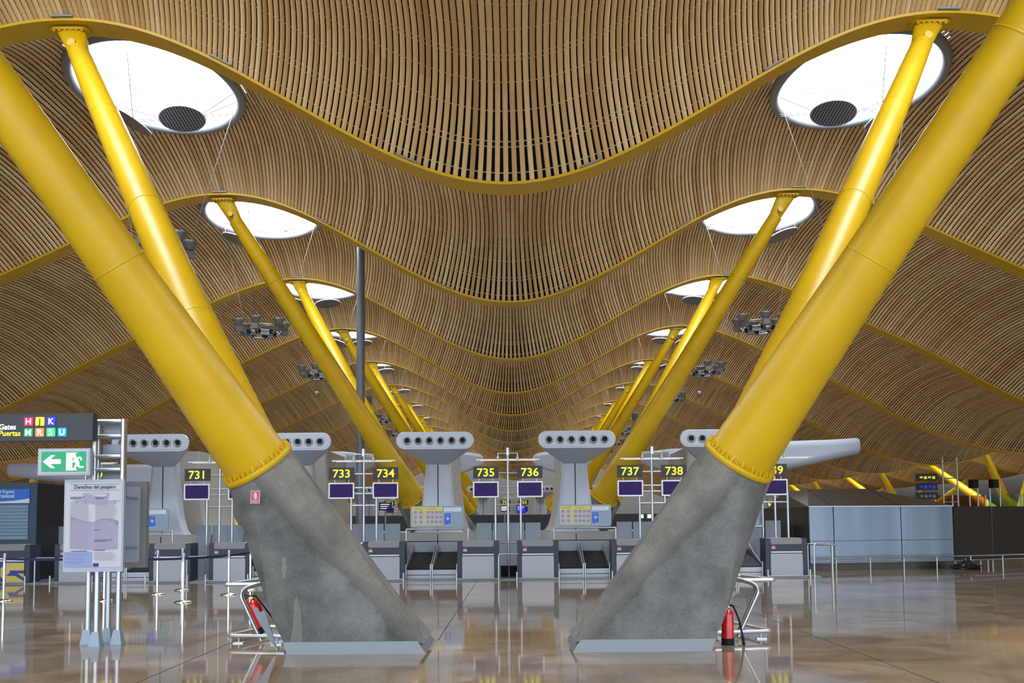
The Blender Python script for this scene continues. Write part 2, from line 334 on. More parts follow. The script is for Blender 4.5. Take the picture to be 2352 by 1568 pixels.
# slat centre lines: even spacing on the b = 1.05 offset curve
_ox = GX+NX*1.05; _oz = GZ+NZ*1.05
_L = np.concatenate([[0], np.cumsum(np.hypot(np.diff(_ox), np.diff(_oz)))])
PITCH = 0.1115; SLW = 0.086
_mid = np.interp(0, _ox, _L)
CENT = np.interp(np.arange(_mid % PITCH, _L[-1], PITCH), _L, GX)
def pt(x, b, y):
    return np.stack([x+at_s(NX, x)*b, np.broadcast_to(y, np.shape(x+b*0)), prof(x)+at_s(NZ, x)*b], -1)
BOARD_T = np.array([-1.01, -0.78, -0.34, 0.16, 0.62, 1.01])
def build_bay(i):
    Ya, Yb = rib_y(i)+RIBW-.03, rib_y(i+1)-RIBW+.03; Yc = (Ya+Yb)/2; hw = (Yb-Ya)/2
    near = i <= 5; far = i >= 9
    lim = min(46.0, max(17.0, .62*Yb+6))
    nseg = 24 if near else (12 if not far else 8)
    T0 = np.linspace(-1, 1, nseg+1); T0 = np.sign(T0)*np.abs(T0)**.85
    circles = [(c, SKR) for c in SKX]+[(c, SKR) for c in SKOUT]; EY = SKR/SKY
    V = []; Q = []; tone = []; nv = 0
    xs = CENT[np.abs(CENT) < lim]
    tx = at_s(TX, xs); tz = at_s(TZ, xs)
    for x, ax, az in zip(xs, tx, tz):
        inner = any(abs(x-c) < SKR+1.2 for c, _ in circles)
        T = np.linspace(-1, 1, 2) if False else T0
        if inner: T = np.unique(np.concatenate([T0, np.linspace(-.66, .66, 76)]))
        Y = Yc+T*hw; b = bulge(T)
        P = pt(np.full(len(T), x), b, Y)
        if inner:
            ok = np.ones(len(T), bool)
            for c, r_ in circles: ok &= (P[:, 0]-c)**2+((P[:, 1]-Yc)*EY)**2 > r_**2
        else: ok = None
        d = np.array([ax, 0, az])*SLW/2
        n = len(T)
        if near:
            up = np.array([-az, 0, ax])*0.006
            V.append(np.concatenate([P-d, P+d, P-d+up, P+d+up]))
        else: V.append(np.concatenate([P-d, P+d]))
        k = np.arange(n-1)
        if ok is not None: k = k[ok[:-1] & ok[1:]]
        q = [np.stack([k, k+n, k+n+1, k+1], -1)]
        if near: q += [np.stack([k+2*n, k, k+1, k+2*n+1], -1), np.stack([k+n, k+3*n, k+3*n+1, k+n+1], -1)]
        tn = rng.random(len(BOARD_T))**1.0*.55+rng.random()*.45
        bi = np.searchsorted(BOARD_T, (T[k]+T[np.minimum(k+1, n-1)])/2)-1
        tt = tn[np.clip(bi, 0, len(tn)-1)]
        for qq in q: Q.append(qq+nv); tone.append(tt)
        nv += len(V[-1])
    o = fastmesh('ceiling', np.concatenate(V), np.concatenate(Q), [M['wood']], np.concatenate(tone))
    tag(o, kind='structure')
    # dark deck above the slats, with round openings
    gx = np.unique(np.concatenate([np.arange(-46.4, 46.3, .8)]+[np.arange(c-2.9, c+2.9, .1) for c, _ in circles]))
    T = np.unique(np.concatenate([np.linspace(-1, 1, 17), np.linspace(-.66, .66, 66)]))
    X2, T2 = np.meshgrid(gx, T, indexing='ij')
    P = pt(X2.ravel(), 0.22+bulge(T2.ravel()), Yc+T2.ravel()*(hw+.28))
    ok = np.ones(len(P), bool)
    for c, r_ in circles: ok &= (P[:, 0]-c)**2+((P[:, 1]-Yc)*EY)**2 > (r_-.02)**2
    nx_, nt = X2.shape; idx = np.arange(nx_*nt).reshape(nx_, nt)
    q = np.stack([idx[:-1, :-1], idx[1:, :-1], idx[1:, 1:], idx[:-1, 1:]], -1).reshape(-1, 4)
    q = q[ok[q].all(1)]
    dk = fastmesh('roof_deck', P, q, [M['deck']]); dk.parent = o
    # clip rails across the slats, seen as bright dots in the gaps
    if i <= 6:
        arcT = []
        tt = np.linspace(-1, 1, 400); bb = bulge(tt); yy = tt*hw; Ls = np.concatenate([[0], np.cumsum(np.hypot(np.diff(yy), np.diff(bb)))])
        s = .22; k = 0
        rows = []
        while s < Ls[-1]:
            rows.append(s)
            if k % 3 == 1: rows.append(s+.11)
            s += .62; k += 1
        gx = np.arange(-lim, lim, .25); V = []; Q = []; nv = 0
        for s in rows:
            t0, t1 = np.interp([s-.012, s+.012], Ls, tt)
            A = pt(gx, np.full(len(gx), bulge(t0)+.014), Yc+t0*hw); B_ = pt(gx, np.full(len(gx), bulge(t1)+.014), Yc+t1*hw)
            okc = np.ones(len(gx), bool)
            for c, r_ in circles: okc &= (A[:, 0]-c)**2+((A[:, 1]-Yc)*EY)**2 > (r_+.05)**2
            n = len(gx); k2 = np.arange(n-1); k2 = k2[okc[:-1] & okc[1:]]
            V.append(np.concatenate([A, B_])); Q.append(np.stack([k2, k2+1, k2+n+1, k2+n], -1)+nv); nv += 2*n
        r_ = fastmesh('clip_rails', np.concatenate(V), np.concatenate(Q), [M['batten']]); r_.parent = o
    return o
for i in range(-2, 14): build_bay(i)

# ------------------------------------------------------------------ roof beams
ORD = ['nearest', 'second', 'third', 'fourth', 'fifth', 'sixth', 'seventh', 'eighth', 'ninth', 'tenth', 'eleventh', 'twelfth', 'thirteenth', 'fourteenth', 'fifteenth']
def strip(xs, y0, y1, n0, n1):
    x = np.array(xs); rings = []
    for q in x:
        a = pt(np.array([q]), np.array([n0]), y0)[0]; b_ = pt(np.array([q]), np.array([n0]), y1)[0]
        c = pt(np.array([q]), np.array([n1]), y1)[0]; d = pt(np.array([q]), np.array([n1]), y0)[0]
        rings.append([a, b_, c, d])
    return rings
beam_xs = np.concatenate([np.arange(-46, 46.1, .25)])
_bm = MB().rings(strip(beam_xs, -RIBW, RIBW, 0.0, 0.05), smooth=False)
_web = MB().rings(strip(beam_xs, -.03, .03, 0.05, 0.30), smooth=False)
proto = None
for i in range(-1, 15):
    if proto is None:
        r_ = empty('roof_beam'); fl = _bm.build('lower_flange', M['yellow'], r_); wb = _web.build('web', M['deck'], r_)
        sp = []
        for xq in (-8.0, -5.2, -1.9, 1.4, 4.7, 7.8):
            p = MB().rings(strip(np.linspace(xq-.19, xq+.19, 5), -RIBW-.05, -RIBW+.06, 0.052, 0.078), smooth=False).build('splice_plate', M['ring'], r_)
        proto = r_
    else: r_ = copy_tree(proto)
    r_.location = (0, rib_y(i), 0)
    j = i-1
    lab = 'yellow curved roof beam across the hall, '+('nearest one above the front piers' if j == 0 else 'overhead just outside the view' if j == -1 else 'behind the camera position overhead' if j < -1 else ORD[j]+' from the front')
    tag(r_, lab, 'roof beam', 'yellow curved roof beams')

# ------------------------------------------------------------------ skylights
def sk_height(x, yrel):
    # invert x = xs + N*b for the surface height at plan position
    t = np.clip(yrel/(DY/2-RIBW), -1, 1); b_ = float(bulge(t)); xs = x
    for _ in range(8): xs = x-float(at_s(NX, xs))*b_
    return float(prof(xs)+at_s(NZ, xs)*b_)
def skylight(cx):
    r_ = empty('skylight'); n = 72; m = 10; tr = .12
    ring = []; 
    ang = [2*pi*k/n for k in range(n)]
    H = [sk_height(cx+SKR*cos(a), SKY*sin(a)) for a in ang]
    H = [sum(H[(k+d) % n] for d in range(-3, 4))/7 for k in range(n)]
    rings = []
    for k, a in enumerate(ang):
        c = Vector((SKR*cos(a), SKY*sin(a), H[k]-.02)); e = Vector((cos(a), sin(a), 0))
        rings.append([c+e*tr*cos(2*pi*q/m)+Vector((0, 0, 1))*tr*sin(2*pi*q/m) for q in range(m)])
    rings.append(rings[0]); MB().rings(rings, cap=False).build('rim', M['ring'], r_)
    top = max(H)+.75
    A = [((SKR-.05)*cos(a), (SKY-.05)*sin(a), H[k]) for k, a in enumerate(ang)]; B_ = [((SKR-.05)*cos(a), (SKY-.05)*sin(a), top) for a in ang]
    MB().rings([A, B_], cap=False).build('shaft', M['ring'], r_)
    MB().add([((SKR-.04)*cos(a), (SKY-.04)*sin(a), top-.04) for a in ang], [tuple(range(n))]).build('pane', M['pane'], r_)
    mb = MB()
    for q in (-.65, .65):
        l = 2.26*sqrt(1-(q/1.72)**2); mb.box((q, 0, top-.07), (.014, 2*l, .03))
    mb.build('glazing_bars', M['ring'], r_)
    # wire frame carrying reflector discs
    mb = MB(); zc = min(H)-.15
    for a, b_ in (((-1.3, 1.6), (1.3, 1.6)), ((-1.35, 1.5), (1.35, 1.5)), ((.3, 1.5), (1.75, .7)), ((.3, 1.5), (1.8, .2)), ((-.3, 1.5), (-1.75, .7))):
        mb.tube([(a[0], a[1], zc+.1), (b_[0], b_[1], zc+.25)], .012, 5)
    mb.build('cable_frame', M['wire'], r_)
    return r_, top, min(H)
_sk = {}
lampd = bpy.data.lights.new('skylight_daylight', 'AREA'); lampd.shape = 'ELLIPSE'; lampd.size = 3.42; lampd.size_y = 4.6; lampd.energy = SKYLIGHT_W; lampd.color = (0.93, 0.97, 1.0)
def place_skylight(cx, i, lab):
    if cx not in _sk:
        r_, top, lo = skylight(cx); _sk[cx] = (r_, top, lo, True)
    r0, top, lo, first = _sk[cx]
    r_ = r0 if first else copy_tree(r0); _sk[cx] = (r0, top, lo, False)
    Yc = rib_y(i)+DY/2; r_.location = (cx, Yc, 0)
    tag(r_, lab, 'skylight', 'round skylights')
    l = bpy.data.objects.new('daylight', lampd); COL.objects.link(l); l.location = (cx, Yc, top-.02)
    return r_
for i in range(-2, 14):
    for s_, cx in enumerate(SKX):
        side = ('left', 'right')[s_]
        if i >= 1: lab = 'round white skylight over the %s row of yellow struts, %s' % (side, 'nearest of that row in view' if i == 1 else ORD[i-1]+' from the front')
        else: lab = 'round white skylight over the %s row, %s' % (side, ['overhead nearer than any in view', 'overhead beside the camera', 'behind the camera'][-i])
        place_skylight(cx, i, lab)
    if i >= 1:
        for s_, cx in enumerate(SKOUT):
            place_skylight(cx, i, 'round white skylight over the outer %s row of piers, %s' % (('left', 'right')[s_], 'nearest' if i == 1 else ORD[i-1]+' from the front'))

# reflector discs hanging under the skylights
def disc():
    r_ = empty('reflector_disc')
    n = 40
    MB().lathe([(.52, -.012), (.52, .012)], n).build('perforated_sheet', M['grille'], r_)
    rg = [[Vector(((.53+.018*cos(2*pi*q/6))*cos(2*pi*k/n), (.53+.018*cos(2*pi*q/6))*sin(2*pi*k/n), .018*sin(2*pi*q/6))) for q in range(6)] for k in range(n+1)]
    MB().rings(rg, cap=False).build('rim', M['white'], r_)
    MB().tube([(0, 0, .0), (0, 0, .45)], .01, 5).build('hanger', M['wire'], r_)
    return r_
d0 = disc(); first = True
for i in range(1, 9):
    Yc = rib_y(i)+DY/2
    for side, s in (('left', 1), ('right', -1)):
        for k, (dx, dy, dz, rx, ry) in enumerate([(.22, .95, 11.22, -.16, .10), (.80, .40, 10.93, -.05, -.50)] if i == 1 else ([(.2, .7, 10.88, -.1, .12), (1.0, .7, 10.92, -.1, -.3)])):
            if i == 2 and k == 0: continue
            d = d0 if first else copy_tree(d0); first = False
            cx = SKX[0] if s == 1 else SKX[1]
            d.location = (cx-s*dx*(1 if k else -1), Yc+dy, dz); d.rotation_euler = (rx, -ry*s, 0)
            tag(d, 'x', 'reflector', 'perforated reflector discs')
            d['label'] = 'round perforated disc below the %s %s-row skylight, the %s of its pair' % (ORD[i-1], side, 'inner' if k == 0 else 'outer')

# ------------------------------------------------------------------ piers
def transition(mb, rect, circ, n):
    """square-to-round loft; circ has n points (multiple of 4) starting at -x-y corner sector"""
    q = n//4; vs = [Vector(p) for p in rect]; C = [Vector(p) for p in circ]
    base = len(mb.v)
    mb.add(vs+C, [])
    for s in range(4):
        for k in range(q):
            a = 4+(s*q+k) % n; b_ = 4+(s*q+k+1) % n
            mb.f.append((base+s, base+b_, base+a)); mb.m.append(0); mb.sm.append(True)
        a = 4+((s+1)*q) % n
        mb.f.append((base+s, base+(s+1) % 4, base+a)); mb.m.append(0); mb.sm.append(False)
def frame_of(d):
    d = d.normalized(); fr = Vector((0, -1, 0)); fr = (fr-d*fr.dot(d)).normalized(); return d, fr, d.cross(fr)
def pier(sx, big=True):
    """sx=-1 leans to -x. local origin: pier centre on the floor, y=0 half-way between the two beams"""
    r_ = empty('roof_pier')
    x0, x1 = (0.0, 1.63)          # footprint from inner toe outwards
    def X(v): return sx*v
    yf, yb = -.82, .38
    base = [X(0), X(1.63)]
    tops = {}
    mbc = MB(); n = 48
    for nm, yy, yt in (('a', -.58, -4.5), ('b', .25, 4.5)):
        c = Vector((X(2.02 if nm == 'a' else 2.25), yy, 2.24)); top = Vector((X(6.88), yt, 10.42))
        tops[nm] = (c, top)
        d, fr, sd = frame_of(top-c)
        R = .435
        # order: rect corners: outer-front, inner-front, inner-back, outer-back (outer = lean side)
        if nm == 'a': RC = [(X(1.82), yf-.02, .52), (X(.28), yf-.02, .52), (X(.38), yb-.02, .52), (X(1.82), yb-.02, .52)]
        rect0 = [(X(1.63), yf, .12), (X(0), yf, .12), (X(0), yb, .12), (X(1.63), yb, .12)]
        rect1 = [(X(1.735), yf-.01, .30), (X(.125), yf-.01, .30), (X(.175), yb-.01, .30), (X(1.735), yb-.01, .30)]
        rect = RC
        if nm == 'a': mbc.rings([[Vector(p) for p in rect0], [Vector(p) for p in rect1], [Vector(p) for p in rect]], cap=False, smooth=False)
        outer = Vector((sx, 0, 0)); e1 = (outer-d*outer.dot(d)).normalized(); e2 = fr
        e2 = (fr-e1*fr.dot(e1)).normalized()
        circ = []
        for k in range(n):
            a = pi*0+ (k/n)*2*pi   # k=0 outer, going to front, inner, back
            circ.append(c+e1*R*cos(a)+e2*R*sin(a))
        if nm == 'b': rect = [(p[0]*(.985 if k in (0, 3) else 1.02), p[1]+(.02 if k < 2 else 0), p[2]-.01) for k, p in enumerate(rect)]
        transition(mbc, rect, circ, n)
        mbc.add(circ, [tuple(range(n))])
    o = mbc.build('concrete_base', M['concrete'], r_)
    # steel skirt
    mb = MB(); t = .015; e = .012; hh = .145; lean = .06
    P0 = [(X(1.63)-sx*(-.0)+0, yf-e-t), (X(-.02)-sx*(.0), yf-e-t), (X(-.02), yb+e+t), (X(1.63), yb+e+t)]
    b0 = [Vector((X(1.60), yf-.035, 0)), Vector((X(-.03), yf-.035, 0)), Vector((X(-.03), yb+.035, 0)), Vector((X(1.60), yb+.035, 0))]
    b1 = [Vector((X(1.66), yf-.012, hh)), Vector((X(.07), yf-.012, hh)), Vector((X(.07), yb+.012, hh)), Vector((X(1.66), yb+.012, hh))]
    mb.rings([b0, b1], cap=True, smooth=False)
    for k in range(8):
        xx = X(.08+1.45*(k % 4)/3); zz = .03 if k < 4 else .115
    mb.build('skirt', M['skirt'], r_)
    for nm in ('a', 'b'):
        c, top = tops[nm]; d, fr, sd = frame_of(top-c); Lg = (top-c).length
        body = []
        for tq, rr in ((.0, .40), (.03, .395), (.12, .36), (.25, .316), (.35, .29), (.48, .272), (.65, .25), (.8, .222), (.9, .195), (.945, .18)):
            body.append((rr, tq*Lg))
        st = MB().lathe(body, 40, c, d).build('strut', M['yellow'], r_)
        # bottom flange with stiffeners and bolts
        mb = MB().lathe([(.43, -.01), (.455, .0), (.455, .055), (.445, .065), (.39, .065)], 40, c, d)
        for k in range(20):
            a = 2*pi*k/20; e = fr*cos(a)+sd*sin(a); s2 = d.cross(e)
            p = [c+e*.385+d*.06, c+e*.448+d*.06, c+e*.445+d*.085, c+e*.385+d*.155]
            A = [q+s2*.009 for q in p]; B_ = [q-s2*.009 for q in p]
            mb.rings([A, B_], smooth=False)
            a2 = a+pi/20; e = fr*cos(a2)+sd*sin(a2)
            mb.tube([c+e*.435+d*.06, c+e*.435+d*.11], .016, 6)
        mb.build('flange', M['yellow'], st)
        # weld seams
        for tq, rr in ((.27, .3105), (.52, .268), (.76, .231)):
            MB().lathe([(rr, tq*Lg-.012), (rr+.005, tq*Lg-.004), (rr+.005, tq*Lg+.004), (rr, tq*Lg+.012)], 40, c, d, cap=False).build('weld_seam', M['yellow'], st)
        # head: flattened gusset, pin and bolted shoe plate
        hd = MB(); tp = c+d*Lg*.935; xx = Vector((1, 0, 0)); ydir = Vector((0, 1, 0)); Tt = c+d*Lg*.985
        rings = []
        for q in range(6):
            u_ = q/5; ctr = tp.lerp(Vector((top.x, top.y, 10.50)), u_); wx = .18*(1-u_)+.27*u_; wy = .18*(1-u_)+.07*u_
            rings.append([ctr+xx*wx*cos(2*pi*k/24)+ydir*wy*sin(2*pi*k/24) for k in range(24)])
        hd.rings(rings)
        pc = tp.lerp(top, .35)
        hd.lathe([(.07, -.215), (.07, .215)], 16, pc, (0, 1, 0))
        hd.build('head_gusset', M['yellow'], st)
        zp = 10.50
        sh = MB(); pl = []
        for k in range(32):
            a = 2*pi*k/32; pl.append((top.x+(.22 if cos(a) > 0 else -.22)+.14*cos(a), top.y+.14*sin(a)))
        sh.prism(pl, zp-.05, zp+.0, plane='xy')
        for k in range(6):
            sh.lathe([(.028, -.03), (.028, .0)], 8, (top.x-.25+.1*k, top.y-.10, zp-.05), (0, 0, 1))
            sh.lathe([(.028, -.03), (.028, .0)], 8, (top.x-.25+.1*k, top.y+.10, zp-.05), (0, 0, 1))
        sh.build('shoe_plate', M['yellow'], st)
    return r_
pl_, pr_ = pier(-1), pier(1)
PX = {-1: -1.10, 1: .69}
for k in range(0, 7):
    Yc = 12.15+18*k
    for s, pp, nm in ((-1, pl_, 'left'), (1, pr_, 'right')):
        o = pp if k == 0 else copy_tree(pp)
        o.location = (PX[s], Yc, 0)
        tag(o, 'slanted concrete pier with two yellow steel struts, %s row, %s' % (nm, 'nearest' if k == 0 else ORD[k]+' from the front'), 'pier', 'inner roof piers')
# outer piers under the side crests
def outer_pier():
    r_ = empty('roof_pier')
    MB().rings([[Vector((.55*cos(2*pi*k/24), .55*sin(2*pi*k/24), z)) for k in range(24)] for z in (0, 1.3)]).build('concrete_base', M['concrete'], r_)
    for tx_, ty_, tz_ in ((-4.3, -4.5, 5.75), (-4.3, 4.5, 5.75), (3.4, -4.5, 5.0), (3.4, 4.5, 5.0)):
        a = Vector((.15*(1 if tx_ > 0 else -1), .15*(1 if ty_ > 0 else -1), 1.2)); b_ = Vector((tx_, ty_, tz_))
        MB().tube([a, a.lerp(b_, .4), b_], .3, 20, rs=[.30, .31, .19]).build('strut', M['yellow'], r_)
    return r_
op = outer_pier(); first = True
for k in range(2, 7):
    for s, nm in ((-1, 'left'), (1, 'right')):
        if k == 2 and s == -1: continue
        o = op if first else copy_tree(op); first = False
        o.location = (s*35-.1 if k != 2 else 35, 12.15+18*k, 0); o.rotation_euler = (0, 0, 0 if s == 1 else pi)
        tag(o, 'yellow four-armed roof pier far off on the %s side, %s of its row' % (nm, ORD[k-2]), 'pier', 'outer roof piers')

# tall grey pole rising to the ceiling
o = MB().tube([(-4.92, 30.15, 0), (-4.92, 30.15, 10.5)], .135, 24).build('service_pole', M['polegrey'])
tag(o, 'tall slim dark grey pole rising from behind counter 733 to the ceiling', 'pole')

# ------------------------------------------------------------------ hanging lamp clusters
def chandelier():
    r_ = empty('lamp_cluster')
    mb = MB(); n = 6
    P = lambda r, k, z: Vector((r*cos(2*pi*(k+.5)/n), r*sin(2*pi*(k+.5)/n), z))
    for k in range(n):
        mb.tube([P(.42, k, -.28), P(.42, k+1, -.28)], .03, 5); mb.tube([P(.42, k, -.14), P(.42, k+1, -.14)], .018, 5)
        mb.tube([P(.42, k, -.28), P(.72, k, -.02)], .028, 5); mb.tube([P(.42, k, -.14), P(.72, k, .0)], .014, 5)
        mb.tube([P(.72, k, -.0), P(.72, k+1, -.0)], .014, 5); mb.tube([P(.42, k, -.28), P(.42, k+1, -.14)], .014, 5); mb.tube([P(0, k, -.14), P(.42, k, -.14)], .014, 5)
    mb.build('truss_ring', M['lampgrey'], r_)
    for k in range(6):
        c = P(.74, k, .02)
        bw = MB().lathe([(.09, -.02), (.12, .02), (.17, .12), (.205, .17), (.20, .175), (.15, .12), (.0, .05)], 20, c, cap=False).build('uplight_bowl', M['lampgrey'], r_)
        MB().box(c+Vector((0, 0, -.12)), (.2, .2, .17), rz=2*pi*(k+.5)/n).build('ballast_box', M['lampgrey'], bw)
    mb = MB()
    for k in range(6):
        mb.box(P(.42, k, -.20)+Vector((0, 0, .02)), (.12, .12, .14), rz=k)
    mb.build('spot_heads', M['black'], r_)
    mb = MB()
    for k in range(3): mb.tube([P(.72, 2*k, .05), P(1.75, 2*k, 3.65)], .008, 4)
    mb.build('suspension_cables', M['wire'], r_)
    return r_
ch = chandelier(); first = True
for i in range(1, 9):
    for s_, cx in enumerate(SKX):
        o = ch if first else copy_tree(ch); first = False
        o.location = (cx, rib_y(i)+DY/2, 7.85)
        tag(o, 'grey hanging cluster of upturned bowl lamps under the %s %s-row skylight' % (ORD[i-1], ('left', 'right')[s_]), 'lamp', 'hanging lamp clusters')
for cx, y, nm in ((-8.1, 38.6, 'left'), (7.75, 39.5, 'right')):
    r_ = empty('hanging_globe', (cx, y, 6.85), 'small grey globe hanging on a wire below the third %s-row lamp cluster' % nm, 'globe')
    n = 12; MB().lathe([(.001, -.12)]+[(.12*sin(pi*k/n), -.12*cos(pi*k/n)) for k in range(1, n)]+[(.001, .12)], 20).build('globe', M['lampgrey'], r_)
    MB().tube([(0, 0, .1), (0, 0, .75)], .008, 4).build('wire', M['wire'], r_)

# ------------------------------------------------------------------ air units (T-shaped towers with round nozzles)
IX0 = -2.34
def loft_rect(w, h, r, cx, y, cz, n=6): return [Vector((a, y, b_)) for a, b_ in rrect(w, h, r, cx, cz, n)]
def air_head(r_, sgn, y0, yn, neckw=.78, mt='white', seam=True):
    """head cantilevering from neck (y=yn) to nose (y=y0)"""
    secs = [(0, 2.26, .50, 3.95), (.03, 2.28, .52, 3.95), (.25, 2.02, .60, 3.90), (.5, 1.62, .70, 3.84), (.75, 1.2, .80, 3.78), (1.0, neckw, .90, 3.72)]
    rings = []
    for t, w_, h, cz in secs:
        rings.append(loft_rect(w_, h, min(h/2-.001, .25) if t < .1 else .2, 0, y0+(yn-y0)*t, cz))
    return MB().rings(rings, cap=True).build('head', M[mt], r_)
def air_unit():
    r_ = empty('air_diffuser_tower')
    hd = air_head(r_, 1, 27.7-32.15, 28.85-32.15)
    yf = 27.7-32.15
    nm = MB().prism(rrect(2.16, .40, .199, 0, 3.95, 10), yf-.012, yf+.01).build('nozzle_panel', M['white'], hd)
    for k in range(6):
        x = (k-2.5)*.325; c = (x, yf-.012, 3.95)
        nz = MB().lathe([(.122, 0), (.118, .03), (.085, .035), (.072, .0)], 28, c, (0, -1, 0), cap=False).build('nozzle', M['steel'], r_)
        MB().lathe([(.072, .0), (.07, .004)], 24, c, (0, -1, 0)).build('opening', M['black'], nz)
    hb = air_head(r_, -1, 36.6-32.15, 34.4-32.15)
    # neck column
    for yn0, yn1, nm_, mt in ((28.75-32.15, 29.24-32.15, 'neck', 'white'), (31.0-32.15, 34.4-32.15, 'rear_body', 'offwhite')):
      rings = []
      for z, w_, g in ((3.95, .72, 0), (3.4, .74, 0), (2.9, .80, .0), (2.3, .95, .0), (1.8, 1.08, .0), (1.4, 1.3, .0), (1.255, 1.5, .0)):
        rings.append([Vector((a, b_+(yn0+yn1)/2, z)) for a, b_ in rrect(w_, yn1-yn0+2*g, .12, 0, 0)])
      MB().rings(rings).build(nm_, M[mt], r_)
    yn0 = 28.75-32.15
    MB().box((0, yn0-.004, 2.35), (.025, .012, 2.1)).build('seam', M['black'], r_)
    mb = MB()
    for s in (-.42, .42): mb.box((s, 27.7-32.15+.42, 3.595), (.62, .03, .02))
    mb.build('slot', M['black'], r_)
    return r_
au = air_unit(); first = True
names_front = ['leftmost', 'second from left, beside the left concrete pier', 'left of counters 735 and 736', 'right of counters 735 and 736', 'behind the right concrete pier']
for row, dy in ((0, 0), (1, 40.7)):
    for k in range(-2, 3):
        o = au if first else copy_tree(au); first = False
        o.location = (IX0+4.16*k-(.02 if k < 0 else 0), 32.15+dy, 0)
        lab = 'white six-nozzle air tower of the front row, '+names_front[k+2] if row == 0 else 'small distant white nozzle tower in the second check-in row, %s from left' % ['first', 'second', 'third', 'fourth', 'fifth'][k+2]
        tag(o, lab, 'air tower', 'white air towers')
def arm(sgn, x_nose, x_root, y, label, dz=0):
    r_ = empty('air_duct', (0, y, dz), label, 'air duct'); rings = []
    for t, w_, h, cz in [(0, 1.9, .50, 3.98), (.02, 2.0, .54, 3.98), (.3, 2.0, .68, 3.86), (.6, 1.9, .88, 3.74), (1, 1.8, 1.05, 3.62)]:
        rings.append([Vector((x_nose+(x_root-x_nose)*t, a, b_)) for a, b_ in rrect(w_, h, .22, 0, cz)])
    MB().rings(rings).build('duct', M['white'], r_)
    rings = []
    for z, w_ in ((3.9, 1.1), (3.0, 1.0), (0, 1.6)): rings.append([Vector((x_root+a-.3*sgn, b_, z)) for a, b_ in rrect(w_, 1.2, .2)])
    MB().rings(rings).build('neck', M['white'], r_)
arm(1, 11.45, 8.2, 32.3, 'white side-facing air duct arm pointing right beyond counter 739')
arm(-1, -19.6, -13.5, 37.5, 'white side-facing air duct arm pointing left behind the green exit sign', -.25)
# plinth carrying the air towers
for dy, lab in ((0, 'long low grey-white plinth wall running behind the front check-in desks'), (40.7, 'distant low plinth wall under the second row of air towers')):
    r_ = empty('plinth_wall', (0, dy, 0), lab, 'wall')
    MB().b2((-13.2, 28.6, 0), (7.0, 29.25, 1.25)).build('casing', M['offwhite'], r_)
    MB().b2((-13.2, 30.95, 0), (7.0, 34.9, 1.25)).build('rear_casing', M['offwhite'], r_)
    MB().b2((-13.2, 28.592, .98), (7.0, 28.61, 1.0)).build('joint_line', M['black'], r_)
    mb = MB()
    for k in range(-2, 3): mb.b2((IX0+4.16*k-.012, 28.592, 0), (IX0+4.16*k+.012, 28.61, 1.2))
    mb.build('joint', M['black'], r_)
r_ = tag(MB().b2((-13.8, 25.6, 0), (8.2, 28.58, .03)).build('counter_platform', M['skirt']), 'low grey steel platform under the row of check-in desks', 'platform')

# ------------------------------------------------------------------ check-in desks
def desk(plain=True):
    r_ = empty('check_in_desk')
    MB().prism([(-.56, .03), (.56, .03), (.56, 1.05), (.44, 1.05), (.42, .94), (-.42, .94), (-.44, 1.05), (-.56, 1.05)], 0, .6).build('body', M['navy'], r_)
    MB().prism(rrect(.84, .17, .05, 0, .975), -.012, .58).build('counter_top', M['greytop'], r_)
    if plain: MB().prism(rrect(.86, .60, .04, 0, .34), -.02, .01).build('front_panel', M['deskpanel'], r_)
    MB().b2((-.42, -.03, .665), (.42, .0, .695)).build('handle_strip', M['silver'], r_)
    sd = MB().b2((-.40, -.015, .765), (-.30, .0, .83)).build('scale_display', M['paper'], r_)
    MB().b2((-.40, -.02, .83), (-.30, .0, .865)).build('red_light', M['redsign'], sd)
    mb = MB()
    for s in (-.57, .56): mb.tube([(s, -.22, 0), (s, -.22, .22)], .022, 8)
    mb.tube([(-.57, -.22, .05), (.56, -.22, .05)], .014, 8)
    mb.build('bumper_rail', M['galv'], r_)
    return r_
DXC = -.21
dk = desk()
dspots = [(-3, 1, 'behind the passenger-rights poster'), (-2, -1, 'below counter number 731'), (-2, 1, 'just left of the left concrete pier'), (-1, -1, 'hidden behind the left concrete pier'), (-1, 1, 'below counter number 734'), (0, -1, 'below counter number 735'), (0, 1, 'below counter number 736'), (1, -1, 'below counter number 737'), (1, 1, 'behind the right concrete pier'), (2, -1, 'below counter number 739, rightmost')]
for n_, (k, s, lab) in enumerate(dspots):
    o = dk if n_ == 0 else copy_tree(dk)
    o.location = (DXC+4.16*k+s*.805, 25.72, .0)
    tag(o, 'navy check-in desk with pale front panel '+lab, 'desk', 'check-in desks')
r_ = desk(False); r_.location = (DXC-12.48-.99, 25.72, 0)
tag(r_, 'navy check-in desk with yellow and blue logo panel at the left edge', 'desk')
lp = MB().b2((-.43, -.02, .04), (.43, .0, .64)).build('logo_panel', M['logoblue'], r_)
MB().prism([(.43, .05), (-.06, .05), (-.2, .2), (-.2, .42), (-.06, .56), (.43, .56)][::-1], -.028, -.018).build('yellow_field', M['logoyellow'], lp)
MB().prism([(.43, .36), (.05, .36), (.05, .30), (-.05, .22), (.2, .22), (.43, .08), (.43, .16), (.25, .28), (.43, .28)][::-1], -.036, -.026).build('blue_swoosh', M['logoblue'], lp)
MB().b2((-.43, -.028, .60), (.43, -.018, .64)).build('white_stripe', M['bannerwhite'], lp)
